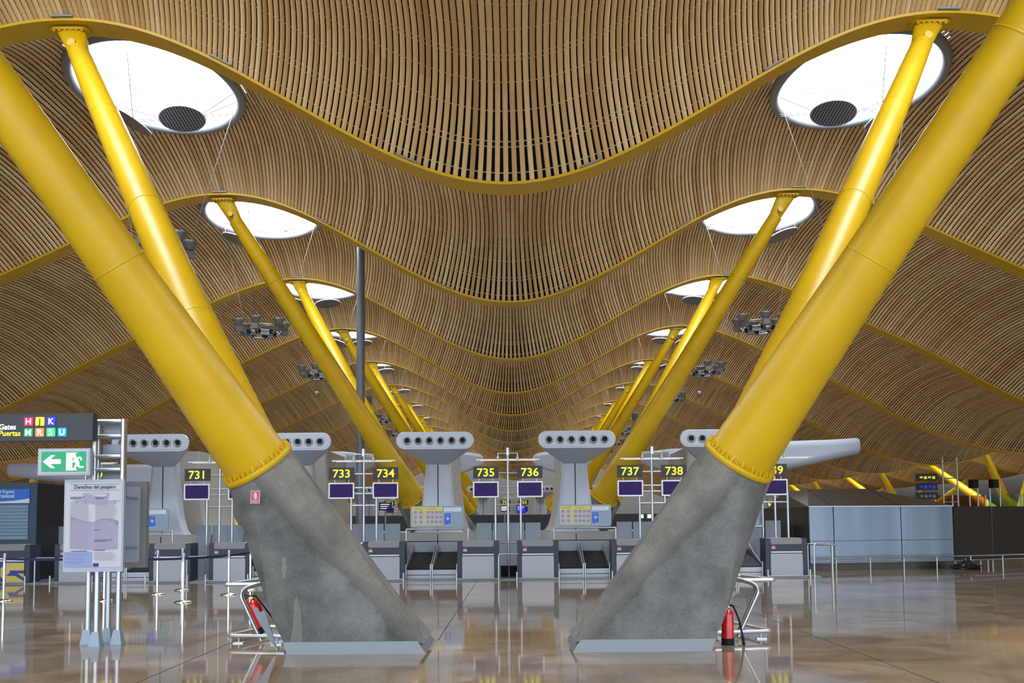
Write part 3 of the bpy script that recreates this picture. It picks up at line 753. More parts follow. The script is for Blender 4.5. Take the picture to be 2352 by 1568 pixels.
# half U rails between paired desks, bins
def u_rail():
    return MB().tube(bend([(-.25, 0, 0), (-.25, 0, .70), (.27, 0, .70)], .08), .02, 8).build('u_rail', M['galv'])
ur = u_rail(); first = True
for k in (-3, -2, -1, 0, 1):
    o = ur if first else copy_tree(ur); first = False
    o.location = (DXC+4.16*k+(.0 if k != -3 else .1), 25.45, 0)
    tag(o, 'thin bent guard rail between the desks %s' % {-3: 'at the far left by the blue kiosk', -2: 'of counters 731 and 732', -1: 'of counters 733 and 734', 0: 'of counters 735 and 736', 1: 'of counters 737 and 738'}[k], 'rail', 'guard rails between desks')
for s in (-1, 1):
    r_ = tag(MB().prism([(-.1, 0), (.1, 0), (.115, .3), (-.115, .3)], 0, .22).build('waste_bin', M['black'], loc=(DXC+.02+s*.125, 26.6, .03)), 'small black bin between desks 735 and 736, the %s one' % ('left' if s < 0 else 'right'), 'bin')

# ------------------------------------------------------------------ baggage conveyors
def conveyor():
    r_ = empty('baggage_conveyor')
    MB().b2((-.33, 0, .03), (.33, .55, .27)).b2((-.30, -.01, .05), (.30, .0, .12)).build('front_box', M['steel'], r_)
    MB().b2((-.335, -.012, .125), (.335, .003, .14)).build('joint_line', M['black'], r_)
    MB().prism([(.02, .25), (1.85, .64), (1.85, .70), (.02, .30)], -.30, .30, plane='yz').build('belt', M['black'], r_)
    for s in (-1, 1):
        g = MB().prism([(.0, .18), (.0, .34), (.9, .62), (1.6, .92), (1.85, .92), (1.85, .5)], s*.335-.012, s*.335+.012, plane='yz').build('side_guard', M['galv'], r_)
        MB().tube([(s*.335, .0, .03), (s*.335, .0, .42)], .022, 8).build('corner_post', M['galv'], g)
    MB().prism([(-.33, .62), (.33, .62), (.33, .99), (-.33, .99)], 1.88, 1.9).build('back_plate', M['lightgrey'], r_)
    return r_
cv = conveyor(); first = True
for k in range(-3, 2):
    for s in (-1, 1):
        o = cv if first else copy_tree(cv); first = False
        o.location = (DXC-.01+2.08+4.16*k+s*.36, 25.95, 0)
        tag(o, 'black inclined baggage belt, %s of the pair %s' % ('left' if s < 0 else 'right', {-3: 'left of counter 731', -2: 'between counters 732 and 733', -1: 'between counters 734 and 735', 0: 'between counters 736 and 737', 1: 'between counters 738 and 739'}[k]), 'conveyor', 'baggage conveyors')
# ------------------------------------------------------------------ regulation boards on rails
def rule_board():
    r_ = empty('notice_board_stand')
    fr = MB().tube(bend([(-.87, 0, .98), (-.87, 0, 1.37), (.87, 0, 1.37), (.87, 0, .98)], .03), .026, 8)
    for s in (-.87, .87): fr.tube([(s, 0, 0.03), (s, 0, 1.0)], .022, 8)
    fr.build('rail_frame', M['galv'], r_)
    bd = MB().prism(rrect(1.50, .61, .06, 0, 1.715), -.02, .02).build('board', M['bluegrey'], r_)
    yl = MB().b2((-.70, -.026, 1.46), (.16, -.018, 1.99)).build('yellow_poster', M['posteryellow'], bd)
    mb = MB().b2((-.68, -.03, 1.48), (-.38, -.024, 1.88)).b2((-.32, -.03, 1.48), (.14, -.024, 1.88)); mb.build('white_field', M['paper'], yl)
    mb = MB(); ink = MB()
    for cols, x0 in ((2, -.61), (4, -.25)):
        for c in range(cols):
            for rr in range(3):
                x = x0+c*(.155 if cols == 2 else .118); z = 1.84-rr*.135
                mb.lathe([(.042, 0), (.042, .003), (.034, .003), (.034, 0)], 20, (x, -.031, z), (0, -1, 0), cap=False)
                a = pi/4; mb.box((x, -.032, z), (.078, .003, .007), rot=Matrix.Rotation(a, 3, 'Y'))
                ink.box((x+random.uniform(-.008, .008), -.0315, z), (random.uniform(.015, .035), .002, random.uniform(.012, .03)), rot=Matrix.Rotation(random.random()*3, 3, 'Y'))
    mb.build('prohibition_circles', M['redprint'], yl); 
    for q in range(2):
        for l_ in range(2): ink.box((-.55+q*.36+.04, -.027, 1.955-l_*.03), (.22, .002, .007))
    ink.build('pictograms', M['ink'], yl)
    bl = MB().b2((.19, -.026, 1.47), (.41, -.018, 1.84)).build('white_card', M['paper'], bd)
    MB().b2((.205, -.03, 1.50), (.395, -.024, 1.82)).build('blue_poster', M['posterblue'], bl)
    MB().prism([(.27, 1.62), (.33, 1.62), (.37, 1.69), (.355, 1.70), (.325, 1.66), (.32, 1.71), (.265, 1.71)], -.034, -.029).b2((.23, -.034, 1.775), (.37, -.029, 1.785)).b2((.33, -.034, 1.515), (.38, -.029, 1.525)).build('poster_mark', M['paper'], bl)
    MB().b2((.20, -.024, 1.86), (.68, -.018, 1.97)).build('header_strip', M['bannerwhite'], bd)
    MB().b2((.22, -.027, 1.935), (.60, -.02, 1.94)).b2((.22, -.027, 1.905), (.55, -.02, 1.91)).build('header_text', M['greyink'], bd)
    return r_
rb = rule_board(); first = True
for k in range(-3, 2):
    o = rb if first else copy_tree(rb); first = False
    o.location = (DXC+2.16+4.16*k, 26.8, 0)
    tag(o, 'pale blue board of yellow prohibited-item notices on a tube rail %s' % {-3: 'beside the passenger-rights poster', -2: 'behind the left concrete pier', -1: 'between counters 734 and 735', 0: 'between counters 736 and 737', 1: 'behind the right concrete pier'}[k], 'notice board', 'prohibited-item boards')

# ------------------------------------------------------------------ counter number frames
def counter_frame(nl, nr, kx, label, dy=0):
    r_ = empty('counter_sign_frame', (kx, 27.4+dy, 0), label, 'sign frame', 'counter number frames'); ps = 0 if nr else -.62
    MB().tube([(ps, 0, .03), (ps, 0, 3.68)], .036, 12).build('centre_post', M['galv'], r_)
    sides = [s for s, t in ((-1, nl), (1, nr)) if t]
    for s in (-1, 1):
        MB().tube([(ps+s*.365, 0, .03), (ps+s*.365, 0, 2.36)], .036, 12).build('side_post', M['galv'], r_)
    wl = (-.40 if nl else 0)+ps*.4; wr = .40 if nr else ps+.365
    for z in (2.97, 2.57, 2.40): MB().tube([(wl, -.0, z), (wr, -.0, z)], .025, 8).build('cross_rail', M['galv'], r_)
    for z in (2.06, .97): MB().tube([(ps-.365, 0, z), (ps+.365, 0, z)], .025, 8).build('cross_rail', M['galv'], r_)
    lb = MB().b2((ps*.7-.915, -.06, 3.335), (ps*.7+.915, .06, 3.37)).build('light_bar', M['silver'], r_)
    MB().b2((ps*.7-.80, -.03, 3.325), (ps*.7+.80, .03, 3.34)).build('tube_lamp', M['lamp'], lb)
    mb = MB().tube(bend([(ps-.28, -.1, 3.42), (ps-.28, -.1, 3.53), (ps+.28, -.1, 3.53), (ps+.28, -.1, 3.42)], .04), .022, 8).box((ps, -.1, 3.58), (.07, .07, .22))
    mb.build('top_bracket', M['galv'], r_)
    mb = MB()
    for s in (-.28, .28): mb.lathe([(.03, 0), (.045, -.06), (.045, -.10)], 10, (ps+s, -.1, 3.44))
    mb.build('spot', M['silver'], r_)
    for s, t in ((-1, nl), (1, nr)):
        if not t: continue
        cx = s*.635
        sg = MB().b2((cx-.365, -.06, 2.81), (cx+.365, .0, 3.16)).build('number_sign', M['signgrey'], r_)
        text('digits', t, .33, M['signyellow'], sg, (cx, -.063, 2.872), .005, 'CENTER', sx=1.06)
        mo = MB().prism(rrect(.74, .46, .02, cx, 2.49), -.09, .0).build('monitor', M['silver'], r_)
        MB().b2((cx-.33, -.096, 2.30), (cx+.33, -.088, 2.68)).build('screen', M['screen'], mo)
        MB().tube([(cx-.2, -.03, 2.70), (cx-.2, -.03, 2.83)], .015, 6).tube([(cx+.2, -.03, 2.70), (cx+.2, -.03, 2.83)], .015, 6).build('hanger', M['galv'], mo)
    return r_
for k, a, b_ in ((-3, None, '730'), (-2, '731', '732'), (-1, '733', '734'), (0, '735', '736'), (1, '737', '738'), (2, '739', None)):
    counter_frame(a, b_, DXC+4.16*k+(.28 if k == -3 else 0), 'steel tube frame with yellow number signs %s over purple screens' % (a+' and '+b_ if a and b_ else a or b_))
for k in (-2, -1, 0, 1):
    counter_frame('7'+str(54+2*k), '7'+str(55+2*k), DXC+4.16*k+.15, 'distant counter frame of the second row, %s from left' % ORD[k+2].replace('nearest', 'first'), 40.7)
# partitions behind the sign frames
def partition():
    r_ = empty('counter_partition')
    for x0, x1 in ((-.95, -.50), (-.46, .46), (.50, .95)):
        MB().b2((x0, 0, .03), (x1, .03, 1.53)).build('panel', M['lightgrey'], r_)
    return r_
pt_ = partition(); first = True
for k in range(-3, 3):
    o = pt_ if first else copy_tree(pt_); first = False
    o.location = (DXC+4.16*k-(1.2 if k == 2 else 0), 28.2, 0)
    tag(o, 'pale grey three-leaf partition behind the desks of counters %s' % {-3: '729 and 730', -2: '731 and 732', -1: '733 and 734', 0: '735 and 736', 1: '737 and 738', 2: '739'}[k], 'partition', 'counter partitions')

for k in (-2, -1, 0):
    o = copy_tree(rb); o.location = (DXC+2.16+4.16*k, 26.8+40.7, 0); tag(o, 'tiny distant board of yellow notices in the second check-in row, %s from left' % ('first', 'second', 'third')[k+2], 'notice board', 'prohibited-item boards')
    o = copy_tree(pt_); o.location = (DXC+4.16*k+.1, 28.2+40.7, 0); tag(o, 'tiny distant pale partition of the second check-in row, %s from left' % ('first', 'second', 'third')[k+2], 'partition', 'counter partitions')
for x, z, y, w_, h_, nm, mt in ((-1.28, 2.35, 58, .55, .5, 'small lit blue departures screen far off between counters 735 and 736, right one', 'tb'), (-2.2, 2.4, 58, .5, .35, 'small lit lilac departures screen far off between counters 735 and 736, left one', 'bannerwhite'), (-7.9, 2.3, 42, .55, .35, 'small dark departures screen with lit lines seen below sign 734', 'screen')):
    x = {'tb': .35, 'bannerwhite': -.65, 'screen': -5.75}[mt]
    r_ = empty('departures_screen', (x, y, 0), nm, 'screen', 'far departures screens')
    MB().tube([(0, .06, 0), (0, .06, z)], .04, 8).build('post', M['galv'], r_)
    c_ = MB().b2((-w_/2, -.04, z-h_/2), (w_/2, .05, z+h_/2)).build('case', M['black'], r_)
    MB().b2((-w_/2+.03, -.046, z-h_/2+.03), (w_/2-.03, -.038, z+h_/2-.03)).build('display', M[mt], c_)
    mb = MB()
    for q in range(3): mb.b2((-w_/2+.07, -.05, z+h_/2-.10-.09*q), (w_/2-.08-.06*q, -.044, z+h_/2-.075-.09*q))
    mb.build('lit_lines', M['whitelit'], c_)

# ------------------------------------------------------------------ left kiosk
r_ = empty('ticket_kiosk', (0, 26.9, 0), 'dark blue ticket kiosk with roller shutter and blue banner at left edge', 'kiosk')
MB().b2((-18, 0, 0), (-13.56, 1.8, 2.79)).build('cabin', M['kiosk'], r_)
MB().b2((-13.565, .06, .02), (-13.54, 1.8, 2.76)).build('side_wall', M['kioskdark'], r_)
bn = MB().b2((-17, -.03, 2.20), (-13.75, .0, 2.60)).build('banner', M['bannerblue'], r_)
MB().prism([(-17, 2.20), (-13.75, 2.20), (-13.75, 2.33), (-14.2, 2.27), (-14.8, 2.235), (-17, 2.22)], -.036, -.029).build('banner_sweep', M['bannerwhite'], bn)
text('banner_text', 'ropa Aerostal Regeiae', .135, M['bannerwhite'], bn, (-14.18, -.034, 2.49), .001, 'RIGHT', sx=.8)
text('banner_text', 'Airline International', .15, M['bannerwhite'], bn, (-14.18, -.034, 2.36), .003, 'RIGHT', sx=.8)
rings = []
for k in range(41):
    z = 1.22+.95*k/40; rings.append([Vector((x, -.02-.018*cos(2*pi*k/4), z)) for x in (-17, -13.78)])
MB().rings([[r[0], r[1]] for r in rings], closed=False, cap=False, smooth=True).build('roller_shutter', M['shutter'], r_)
MB().b2((-17, -.03, 1.18), (-13.78, .0, 1.24)).build('shutter_foot', M['shutter'], r_)

# ------------------------------------------------------------------ queue stanchions and belts
def stanchion():
    r_ = empty('queue_stanchion')
    MB().lathe([(.175, 0), (.175, .02), (.16, .03), (.04, .045), (.03, .05)], 28).build('base', M['chrome'], r_)
    MB().lathe([(.028, .04), (.028, .90)], 16).build('post', M['chrome'], r_)
    MB().lathe([(.033, .80), (.034, .97), (.02, .985)], 16).build('cassette', M['galv'], r_)
    return r_
st = stanchion(); first = True
ST = {'a': (-10.62, 19.8), 'b': (-8.45, 19.6), 'c': (-6.66, 19.1), 'd': (-8.04, 21.4), 'e': (-6.32, 21.0), 'f': (-7.94, 22.7), 'g': (-6.29, 22.6)}
SL = {'a': 'at the far left edge', 'b': 'seen behind the legs of the poster stand', 'c': 'foremost of those right of the poster stand', 'd': 'left of desk 731 nearest the poster stand', 'e': 'middle one beside the left concrete pier', 'f': 'farthest in front of desk 731', 'g': 'rearmost, touching the edge of the left concrete pier'}
for k, p in ST.items():
    o = st if first else copy_tree(st); first = False
    o.location = (*p, 0); tag(o, 'chrome queue stanchion with round base, '+SL[k], 'stanchion', 'queue stanchions')
for a, b_, lab in (('a', 'b', 'at the far left in front of the blue kiosk'), ('b', 'c', 'right of the poster stand'), ('c', 'g', 'in front of desks 731 and 732 up to the concrete pier')):
    A = Vector((*ST[a], .87)); B_ = Vector((*ST[b_], .87)); d = (B_-A).normalized(); A += d*.03; B_ -= d*.03; mb = MB(); rr = []
    for k in range(9):
        t = k/8; p = A.lerp(B_, t); z = -.02*4*t*(1-t); s2 = Vector((d.y, -d.x, 0))*.002
        rr.append([p+s2+Vector((0, 0, z-.025)), p+s2+Vector((0, 0, z+.025)), p-s2+Vector((0, 0, z+.025)), p-s2+Vector((0, 0, z-.025))])
    o = mb.rings(rr, smooth=False).build('barrier_belt', M['beltblue']); tag(o, 'dark blue belt stretched '+lab, 'belt')

# ------------------------------------------------------------------ sign tower at left foreground
TY = 12.05
r_ = empty('sign_tower', (0, 0, 0), 'four-legged steel tube sign tower at left holding the gates and exit signs', 'sign tower')
legs = [(-5.57, 12.45), (-5.36, 12.22), (-5.40, 12.66), (-5.16, 12.40)]
for x, y in legs:
    l_ = MB().tube([(x, y, .0), (x, y, 2.1)], .034, 14).build('leg', M['galv'], r_)
    MB().rings([[Vector((x+q*a, y+q*b_, z)) for a, b_ in ((-1, -1), (1, -1), (1, 1), (-1, 1))] for q, z in ((.072, 0), (.072, .015), (.042, .19))], smooth=False).build('foot', M['bluegrey'], l_)
lad = [(-5.38, 12.12), (-5.02, 12.12), (-5.40, 12.26), (-5.06, 12.26)]
for x, y in lad: MB().tube([(x, y, 1.98), (x, y, 2.90)], .034, 14).build('upper_rail', M['galv'], r_)
for z in (2.87, 2.68, 2.42, 2.25, 2.04):
    mb = MB()
    for a, b_ in ((0, 1), (1, 3), (3, 2), (2, 0)): mb.tube([(*lad[a], z), (*lad[b_], z)], .03, 10)
    mb.build('rung', M['galv'], r_)
for a, b_ in zip(legs, lad): MB().tube([(*a, 2.04), (*b_, 2.04)], .02, 6).build('bracket', M['galv'], r_)
for z, hz in ((2.77, .10), (2.50, .09), (2.23, .10)): MB().b2((-5.36, 12.31, z-hz), (-5.12, 12.39, z+hz)).build('terminal_box', M['framegrey'], r_)
# gates sign
sg = empty('gates_sign', (0, 11.8, 0), 'long dark overhead sign reading Gates Puertas with coloured letter tiles', 'sign')
MB().b2((-7.6, 0, 2.60), (-5.27, .13, 2.94)).build('case', M['signgrey'], sg)
Z1, Z2 = 2.82, 2.685
for row, z, its in ((0, 2.842, (('H', 'tr'), ('J', 'ty'), ('K', 'tb'))), (1, 2.705, (('M', 'tg'), ('R', 'to'), ('S', 'tl'), ('U', 'tc')))):
    for k, (ch_, mm) in enumerate(its):
        x = -6.068+.1405*k
        tl = MB().prism(rrect(.108, .108, .012, x, z), -.012, .0).build('letter_tile', M[mm], sg)
        text('letter', ch_, .105, M['ink'] if ch_ == 'J' else M['whitelit'], tl, (x, -.016, z-.036), .0015, 'CENTER')
text('gates_text', 'Gates', .095, M['whitelit'], sg, (-6.38, -.004, 2.735), .0015, sx=.95, align='LEFT').location = (-6.44, -.004, 2.745)
text('puertas_text', 'Puertas', .095, M['signyellow'], sg, (-6.44, -.004, 2.665), .0015, sx=.95)
# exit sign
ex = empty('exit_sign', (0, 11.8, 0), 'green lit emergency exit sign with arrow and running figure', 'sign')
MB().b2((-5.935, -.02, 2.165), (-5.285, .05, 2.50)).build('case', M['framegrey'], ex)
fc = MB().b2((-5.92, -.026, 2.185), (-5.30, -.018, 2.485)).build('white_face', M['paper'], ex)
gp = MB().b2((-5.885, -.032, 2.21), (-5.335, -.024, 2.46)).build('green_field', M['greenlit'], ex)
ax, az = -5.865, 2.335
MB().prism([(ax, az), (ax+.10, az+.08), (ax+.15, az+.08), (ax+.09, az+.028), (ax+.22, az+.028), (ax+.22, az-.028), (ax+.09, az-.028), (ax+.15, az-.08), (ax+.10, az-.08)], -.038, -.03).build('arrow', M['whitelit'], gp)
MB().prism([(-5.575, 2.225), (-5.575, 2.445), (-5.44, 2.445), (-5.50, 2.41), (-5.50, 2.26), (-5.44, 2.225)], -.038, -.03).build('door_symbol', M['whitelit'], gp)
mb = MB().lathe([(.022, 0), (.022, .006)], 18, (-5.475, -.032, 2.40), (0, -1, 0))
def seg(p, q, w_=.022): mb.tube([(p[0], -.034, p[1]), (q[0], -.034, q[1])], w_/2, 6)
seg((-5.455, 2.375), (-5.43, 2.30), .05); seg((-5.45, 2.375), (-5.40, 2.385)); seg((-5.40, 2.385), (-5.385, 2.35)); seg((-5.46, 2.37), (-5.49, 2.33)); seg((-5.49, 2.33), (-5.51, 2.33))
seg((-5.43, 2.30), (-5.41, 2.265), .028); seg((-5.41, 2.265), (-5.36, 2.265)); seg((-5.435, 2.30), (-5.465, 2.275), .028); seg((-5.465, 2.275), (-5.46, 2.235))
mb.build('running_figure', M['whitelit'], gp)
# poster case
pc = empty('passenger_rights_poster', (0, 11.85, 0), 'framed poster titled Derechos del pasajero on the sign tower at left', 'poster')
X0, X1, Zb, Zt = -5.63, -4.885, .965, 2.115
MB().b2((X0, 0, Zb), (X1, .05, Zt)).build('case', M['framegrey'], pc)
pp = MB().b2((X0+.018, -.006, Zb+.06), (X1-.018, .0, Zt-.045)).build('paper', M['paper'], pc)
def U(u): return X0+.018+(X1-X0-.036)*u
def Vv(v): return Zt-.045-(Zt-Zb-.105)*v
def q4(mb, u0, v0, u1, v1, y=-.009): mb.b2((U(u0), y, Vv(v1)), (U(u1), y+.003, Vv(v0)))
mb = MB(); q4(mb, .08, .015, .95, .019); q4(mb, .08, .085, .95, .089)
for v, a, b_ in ((.17, .09, .34), (.185, .09, .28), (.172, .53, .72), (.188, .53, .68), (.56, .52, .63), (.68, .52, .84), (.695, .52, .74), (.80, .52, .72), (.81, .12, .40), (.40+.0, 0, 0)):
    if b_ > a: q4(mb, a, v-.004, b_, v+.004, -.015)
mb.build('headings', M['ink'], pp)
text('title', 'Derechos del pasajero', .066, M['ink'], pp, (U(.515), -.009, Vv(.068)), .0012, 'CENTER', sx=.86)
mb = MB(); v = .225
while v < .97:
    if not (.79 < v < .815):
        if v < .78 : q4(mb, .09, v, .09+.38*random.uniform(.8, 1), v+.0035, -.0145)
        if not (.92 < v): q4(mb, .53, v, .53+.4*random.uniform(.75, 1), v+.0035, -.0145)
    v += .0125
for v in (.105, .12, .135): q4(mb, .3+random.random()*.05, v, .75, v+.004)
mb.build('body_text', M['greyink'], pp)
MB().prism([(U(.10), Vv(.42)), (U(.10), Vv(.775)), (U(.30), Vv(.79)), (U(.50), Vv(.795)), (U(.50), Vv(.465)), (U(.36), Vv(.46)), (U(.22), Vv(.435))], -.011, -.008).prism([(U(.50), Vv(.465)), (U(.50), Vv(.79)), (U(.93), Vv(.79)), (U(.93), Vv(.46)), (U(.80), Vv(.43)), (U(.62), Vv(.435))], -.011, -.008).build('picture_area', M['lilac'], pp)
MB().prism([(U(.10), Vv(.40)), (U(.10), Vv(.43)), (U(.44), Vv(.475)), (U(.44), Vv(.468)), (U(.30), Vv(.45))][::-1], -.014, -.0105).prism([(U(.52), Vv(.455)), (U(.66), Vv(.425)), (U(.80), Vv(.425)), (U(.94), Vv(.455)), (U(.93), Vv(.52)), (U(.86), Vv(.47)), (U(.70), Vv(.44))], -.014, -.0105).build('picture_detail', M['lilacdark'], pp)
MB().prism([(U(.30), Vv(.135)), (U(.33), Vv(.12)), (U(.50), Vv(.155)), (U(.70), Vv(.19)), (U(.735), Vv(.125)), (U(.77), Vv(.125)), (U(.74), Vv(.21)), (U(.97), Vv(.205)), (U(.97), Vv(.211)), (U(.74), Vv(.232)), (U(.73), Vv(.255)), (U(.60), Vv(.275)), (U(.45), Vv(.24)), (U(.33), Vv(.215)), (U(.14), Vv(.215)), (U(.14), Vv(.208)), (U(.34), Vv(.195))], -.0115, -.008).lathe([(.02, 0), (.02, .004)], 12, (U(.2), -.011, Vv(.222)), (0, -1, 0)).lathe([(.02, 0), (.02, .004)], 12, (U(.33), -.011, Vv(.228)), (0, -1, 0)).lathe([(.02, 0), (.02, .004)], 12, (U(.85), -.011, Vv(.228)), (0, -1, 0)).build('aeroplane_picture', M['lilac'], pp)
MB().b2((U(.0), -.012, Vv(.995)), (U(.485), -.008, Vv(.82))).build('blue_text_box', M['periwinkle'], pp)
mb = MB()
for v in (.835, .86, .885, .905, .93, .95): q4(mb, .03, v, .03+random.uniform(.3, .42), v+.004, -.0145)
mb.build('box_text', M['lilacdark'], pp)
MB().b2((U(.51), -.012, Vv(.995)), (U(.605), -.008, Vv(.955))).build('flag', M['flagblue'], pp)
pb = empty('poster_case', (0, 12.62, 0), 'plain grey poster case seen edge-on behind the passenger-rights poster', 'poster case')
MB().b2((-5.3, 0, .98), (-4.90, .09, 2.12)).build('case', M['greytop'], pb)
MB().b2((-5.3, -.012, 1.05), (-4.98, .0, 2.05)).build('door_panel', M['framegrey'], pb)
for z in (1.25, 1.9): MB().tube([(-5.03, -.33, z), (-5.03, .0, z)], .02, 8).build('standoff', M['galv'], pb)

# ------------------------------------------------------------------ fire point: bent tube guards, extinguishers, sign
def guard(sx, label):
    r_ = empty('tube_guard', (0, 0, 0), label, 'guard rail'); X = (lambda v: -.215+sx*(v+.0))
    xo, xi = 3.53, 2.85; g = .026
    MB().tube(bend([(X(xi-.10), 12.27, .10), (X(xo), 12.42, .10), (X(xo-.22), 13.45, .10), (X(xi-.3), 13.45, .10)], .08), g, 8).build('base_loop', M['galv'], r_)
    MB().tube(bend([(X(xi+.1), 12.62, .745), (X(xo+.11), 12.62, .745), (X(xo-.1), 13.5, .76), (X(xi+.1), 13.5, .76)], .06), g, 8).build('top_loop', M['galv'], r_)
    for dy in (0, .10):
        MB().tube(bend([(X(3.09), 12.42+dy, .03), (X(3.40), 12.42+dy, .68), (X(2.9), 12.70+dy, .84)], .14), g, 8).build('upright', M['galv'], r_)
    for p in ((xi, 12.28), (xo-.14, 12.45), (xi+.05, 12.55)):
        MB().box((X(p[0]), p[1], .008), (.13, .1, .016)).tube([(X(p[0]), p[1], .01), (X(p[0]), p[1], .10)], .012, 6).build('foot', M['galv'], r_)
    return r_
guard(-1, 'bent galvanised tube guard at the outer foot of the left concrete pier')
guard(1, 'bent galvanised tube guard at the outer foot of the right concrete pier')
def extinguisher(loc, label, tilt=0, hs=1):
    r_ = empty('fire_extinguisher', loc, label, 'fire extinguisher'); r_.rotation_euler = (0, tilt, 0)
    MB().lathe([(.068, .07), (.068, .335), (.062, .365), (.045, .385), (.022, .40), (.018, .42)], 28).build('cylinder', M['red'], r_)
    MB().lathe([(.07, .0), (.07, .075)], 28).build('foot_ring', M['black'], r_)
    MB().box((0, 0, .43), (.045, .04, .03)).tube([(-.03, 0, .425), (-.06, 0, .425)], .01, 6).build('valve', M['brass'], r_)
    MB().box((-.02, 0, .465), (.10, .02, .014), rot=Matrix.Rotation(.5, 3, 'Y')).box((-.03, 0, .445), (.07, .018, .01)).build('handle', M['red'] if hs > 0 else M['black'], r_)
    MB().tube(bend([(.02, -.01, .44), (.06, -.03, .44), (.11, -.07, .30), (.15, -.06, .12), (.165, -.05, .02)], .05), .011, 8).tube([(.155, -.055, .09), (.168, -.05, .0)], .016, 8).build('hose', M['black'], r_)
    r_.scale = (1.1, 1.1, 1.1)
    return r_
extinguisher((2.62, 11.88, .0), 'red fire extinguisher standing upright at the right concrete pier')
e = extinguisher((-3.19, 12.20, .17), 'red fire extinguisher leaning in the tube guard at the left concrete pier', -.42, -1)
MB().b2((-.01, -.0705, .16), (.045, -.066, .30)).build('label', M['lilac'], e)
rr = empty('extinguisher_bracket', (0, 0, 0), 'grey sheet bracket leaning against the left concrete pier beside the extinguisher', 'bracket')
MB().prism([(-3.05, .50), (-3.17, .45), (-2.95, .08), (-2.90, .04)][::-1], 11.60, 11.62).build('plate', M['polegrey'], rr)
# wall sign on left pier front face
c = Vector((-3.12, 11.57, 2.24))
sgn_ = empty('extinguisher_sign', (-3.045, 11.12, 1.855), 'small red fire extinguisher sign stuck on the left concrete pier', 'sign')
sgn_.rotation_euler = (radians(-7), 0, 0)
MB().b2((-.055, -.006, -.075), (.055, .004, .075)).build('plate', M['paper'], sgn_)
MB().b2((-.048, -.009, -.038), (.048, -.005, .068)).b2((-.048, -.009, -.068), (.048, -.005, -.044)).build('red_field', M['redsign'], sgn_)
MB().prism(rrect(.03, .07, .012, .006, .005), -.012, -.008).prism([(-.004, .04), (.016, .04), (.012, .056), (0, .056)], -.012, -.008).tube([(-.002, -.0095, .05), (-.02, -.0095, .03), (-.02, -.0095, -.005)], .003, 6).build('symbol', M['paper'], sgn_)
text('caption', 'EXTINTOR DE\nINCENDIOS', .011, M['paper'], sgn_, (0, -.010, -.055), .0002, 'CENTER')

# ------------------------------------------------------------------ right metal enclosure
r_ = empty('metal_enclosure', (0, 0, 0), 'large steel-panelled enclosure with brown sloping top at right behind counter 739', 'enclosure')
A = Vector((8.92, 28.9, 0)); B_ = Vector((13.8, 30.0, 0)); Cc = Vector((17.6, 31.9, 0)); D0 = Vector((8.3, 31.0, 0)); H1 = 1.93
up = Vector((0, 0, 1))
def panel_wall(a, b_, z0, z1, t=.05):
    d = (b_-a).normalized(); n_ = Vector((-d.y, d.x, 0))*t
    return [[a+up*z0, b_+up*z0, b_+n_+up*z0, a+n_+up*z0], [a+up*z1, b_+up*z1, b_+n_+up*z1, a+n_+up*z1]]
for f0, f1 in ((0, .165), (.165, .63), (.63, 1)):
    a = A.lerp(B_, f0+.003); b2_ = A.lerp(B_, f1-.003)
    MB().rings(panel_wall(a, b2_, .22, .885), smooth=False).build('lower_panel', M['boxmetal'], r_)
    MB().rings(panel_wall(a, b2_, .90, H1), smooth=False).build('upper_panel', M['boxmetal'], r_)
MB().rings(panel_wall(A+Vector((0, .06, 0)), B_+Vector((0, .06, 0)), 0, H1), smooth=False).build('backing', M['boxbrown'], r_)
MB().rings(panel_wall(A+Vector((0, -.03, 0)), B_+Vector((0, -.03, 0)), H1, H1+.03), smooth=False).build('coping', M['silver'], r_)
mb = MB()
for f0, f1 in ((0, .43), (.44, .86)): mb.rings(panel_wall(B_.lerp(Cc, f0+.01), B_.lerp(Cc, f1), .2, H1), smooth=False)
mb.build('dark_reflection_panel', M['boxbrown'], r_)  # same steel; the dark surroundings it reflects are put into its colour
MB().rings(panel_wall(B_.lerp(Cc, .87), Cc, .2, H1-.04), smooth=False).build('end_panel', M['boxmetal'], r_)
MB().rings(panel_wall(D0+Vector((-.2, .3, 0)), A+Vector((0, .05, 0)), 0, H1+.0), smooth=False).build('recess_wall', M['boxbrown'], r_)
MB().box((8.55, 29.6, 1.05), (.06, .5, .7)).build('louvre', M['black'], r_)
# brown sloping top
tv = [A+up*H1, A.lerp(B_, .165)+up*H1, A.lerp(B_, .63)+up*H1, B_+up*H1, Vector((8.6, 30.6, 2.42)), Vector((9.35, 30.4, 2.52)), Vector((11.6, 31.3, 2.55)), Vector((14.2, 31.2, 2.02)), Vector((8.2, 31, 1.9))]
MB().add(tv, [(0, 1, 5, 4), (1, 2, 6, 5), (2, 3, 7, 6), (8, 0, 4)]).add([v-up*.03 for v in tv], [(4, 5, 1, 0), (5, 6, 2, 1), (6, 7, 3, 2), (4, 0, 8)]).build('sloping_top', M['boxbrown'], r_)
mb = MB()
for a, b_ in ((1, 5), (2, 6)): mb.tube([tv[a], tv[b_]], .012, 5)
mb.build('top_joint', M['black'], r_)
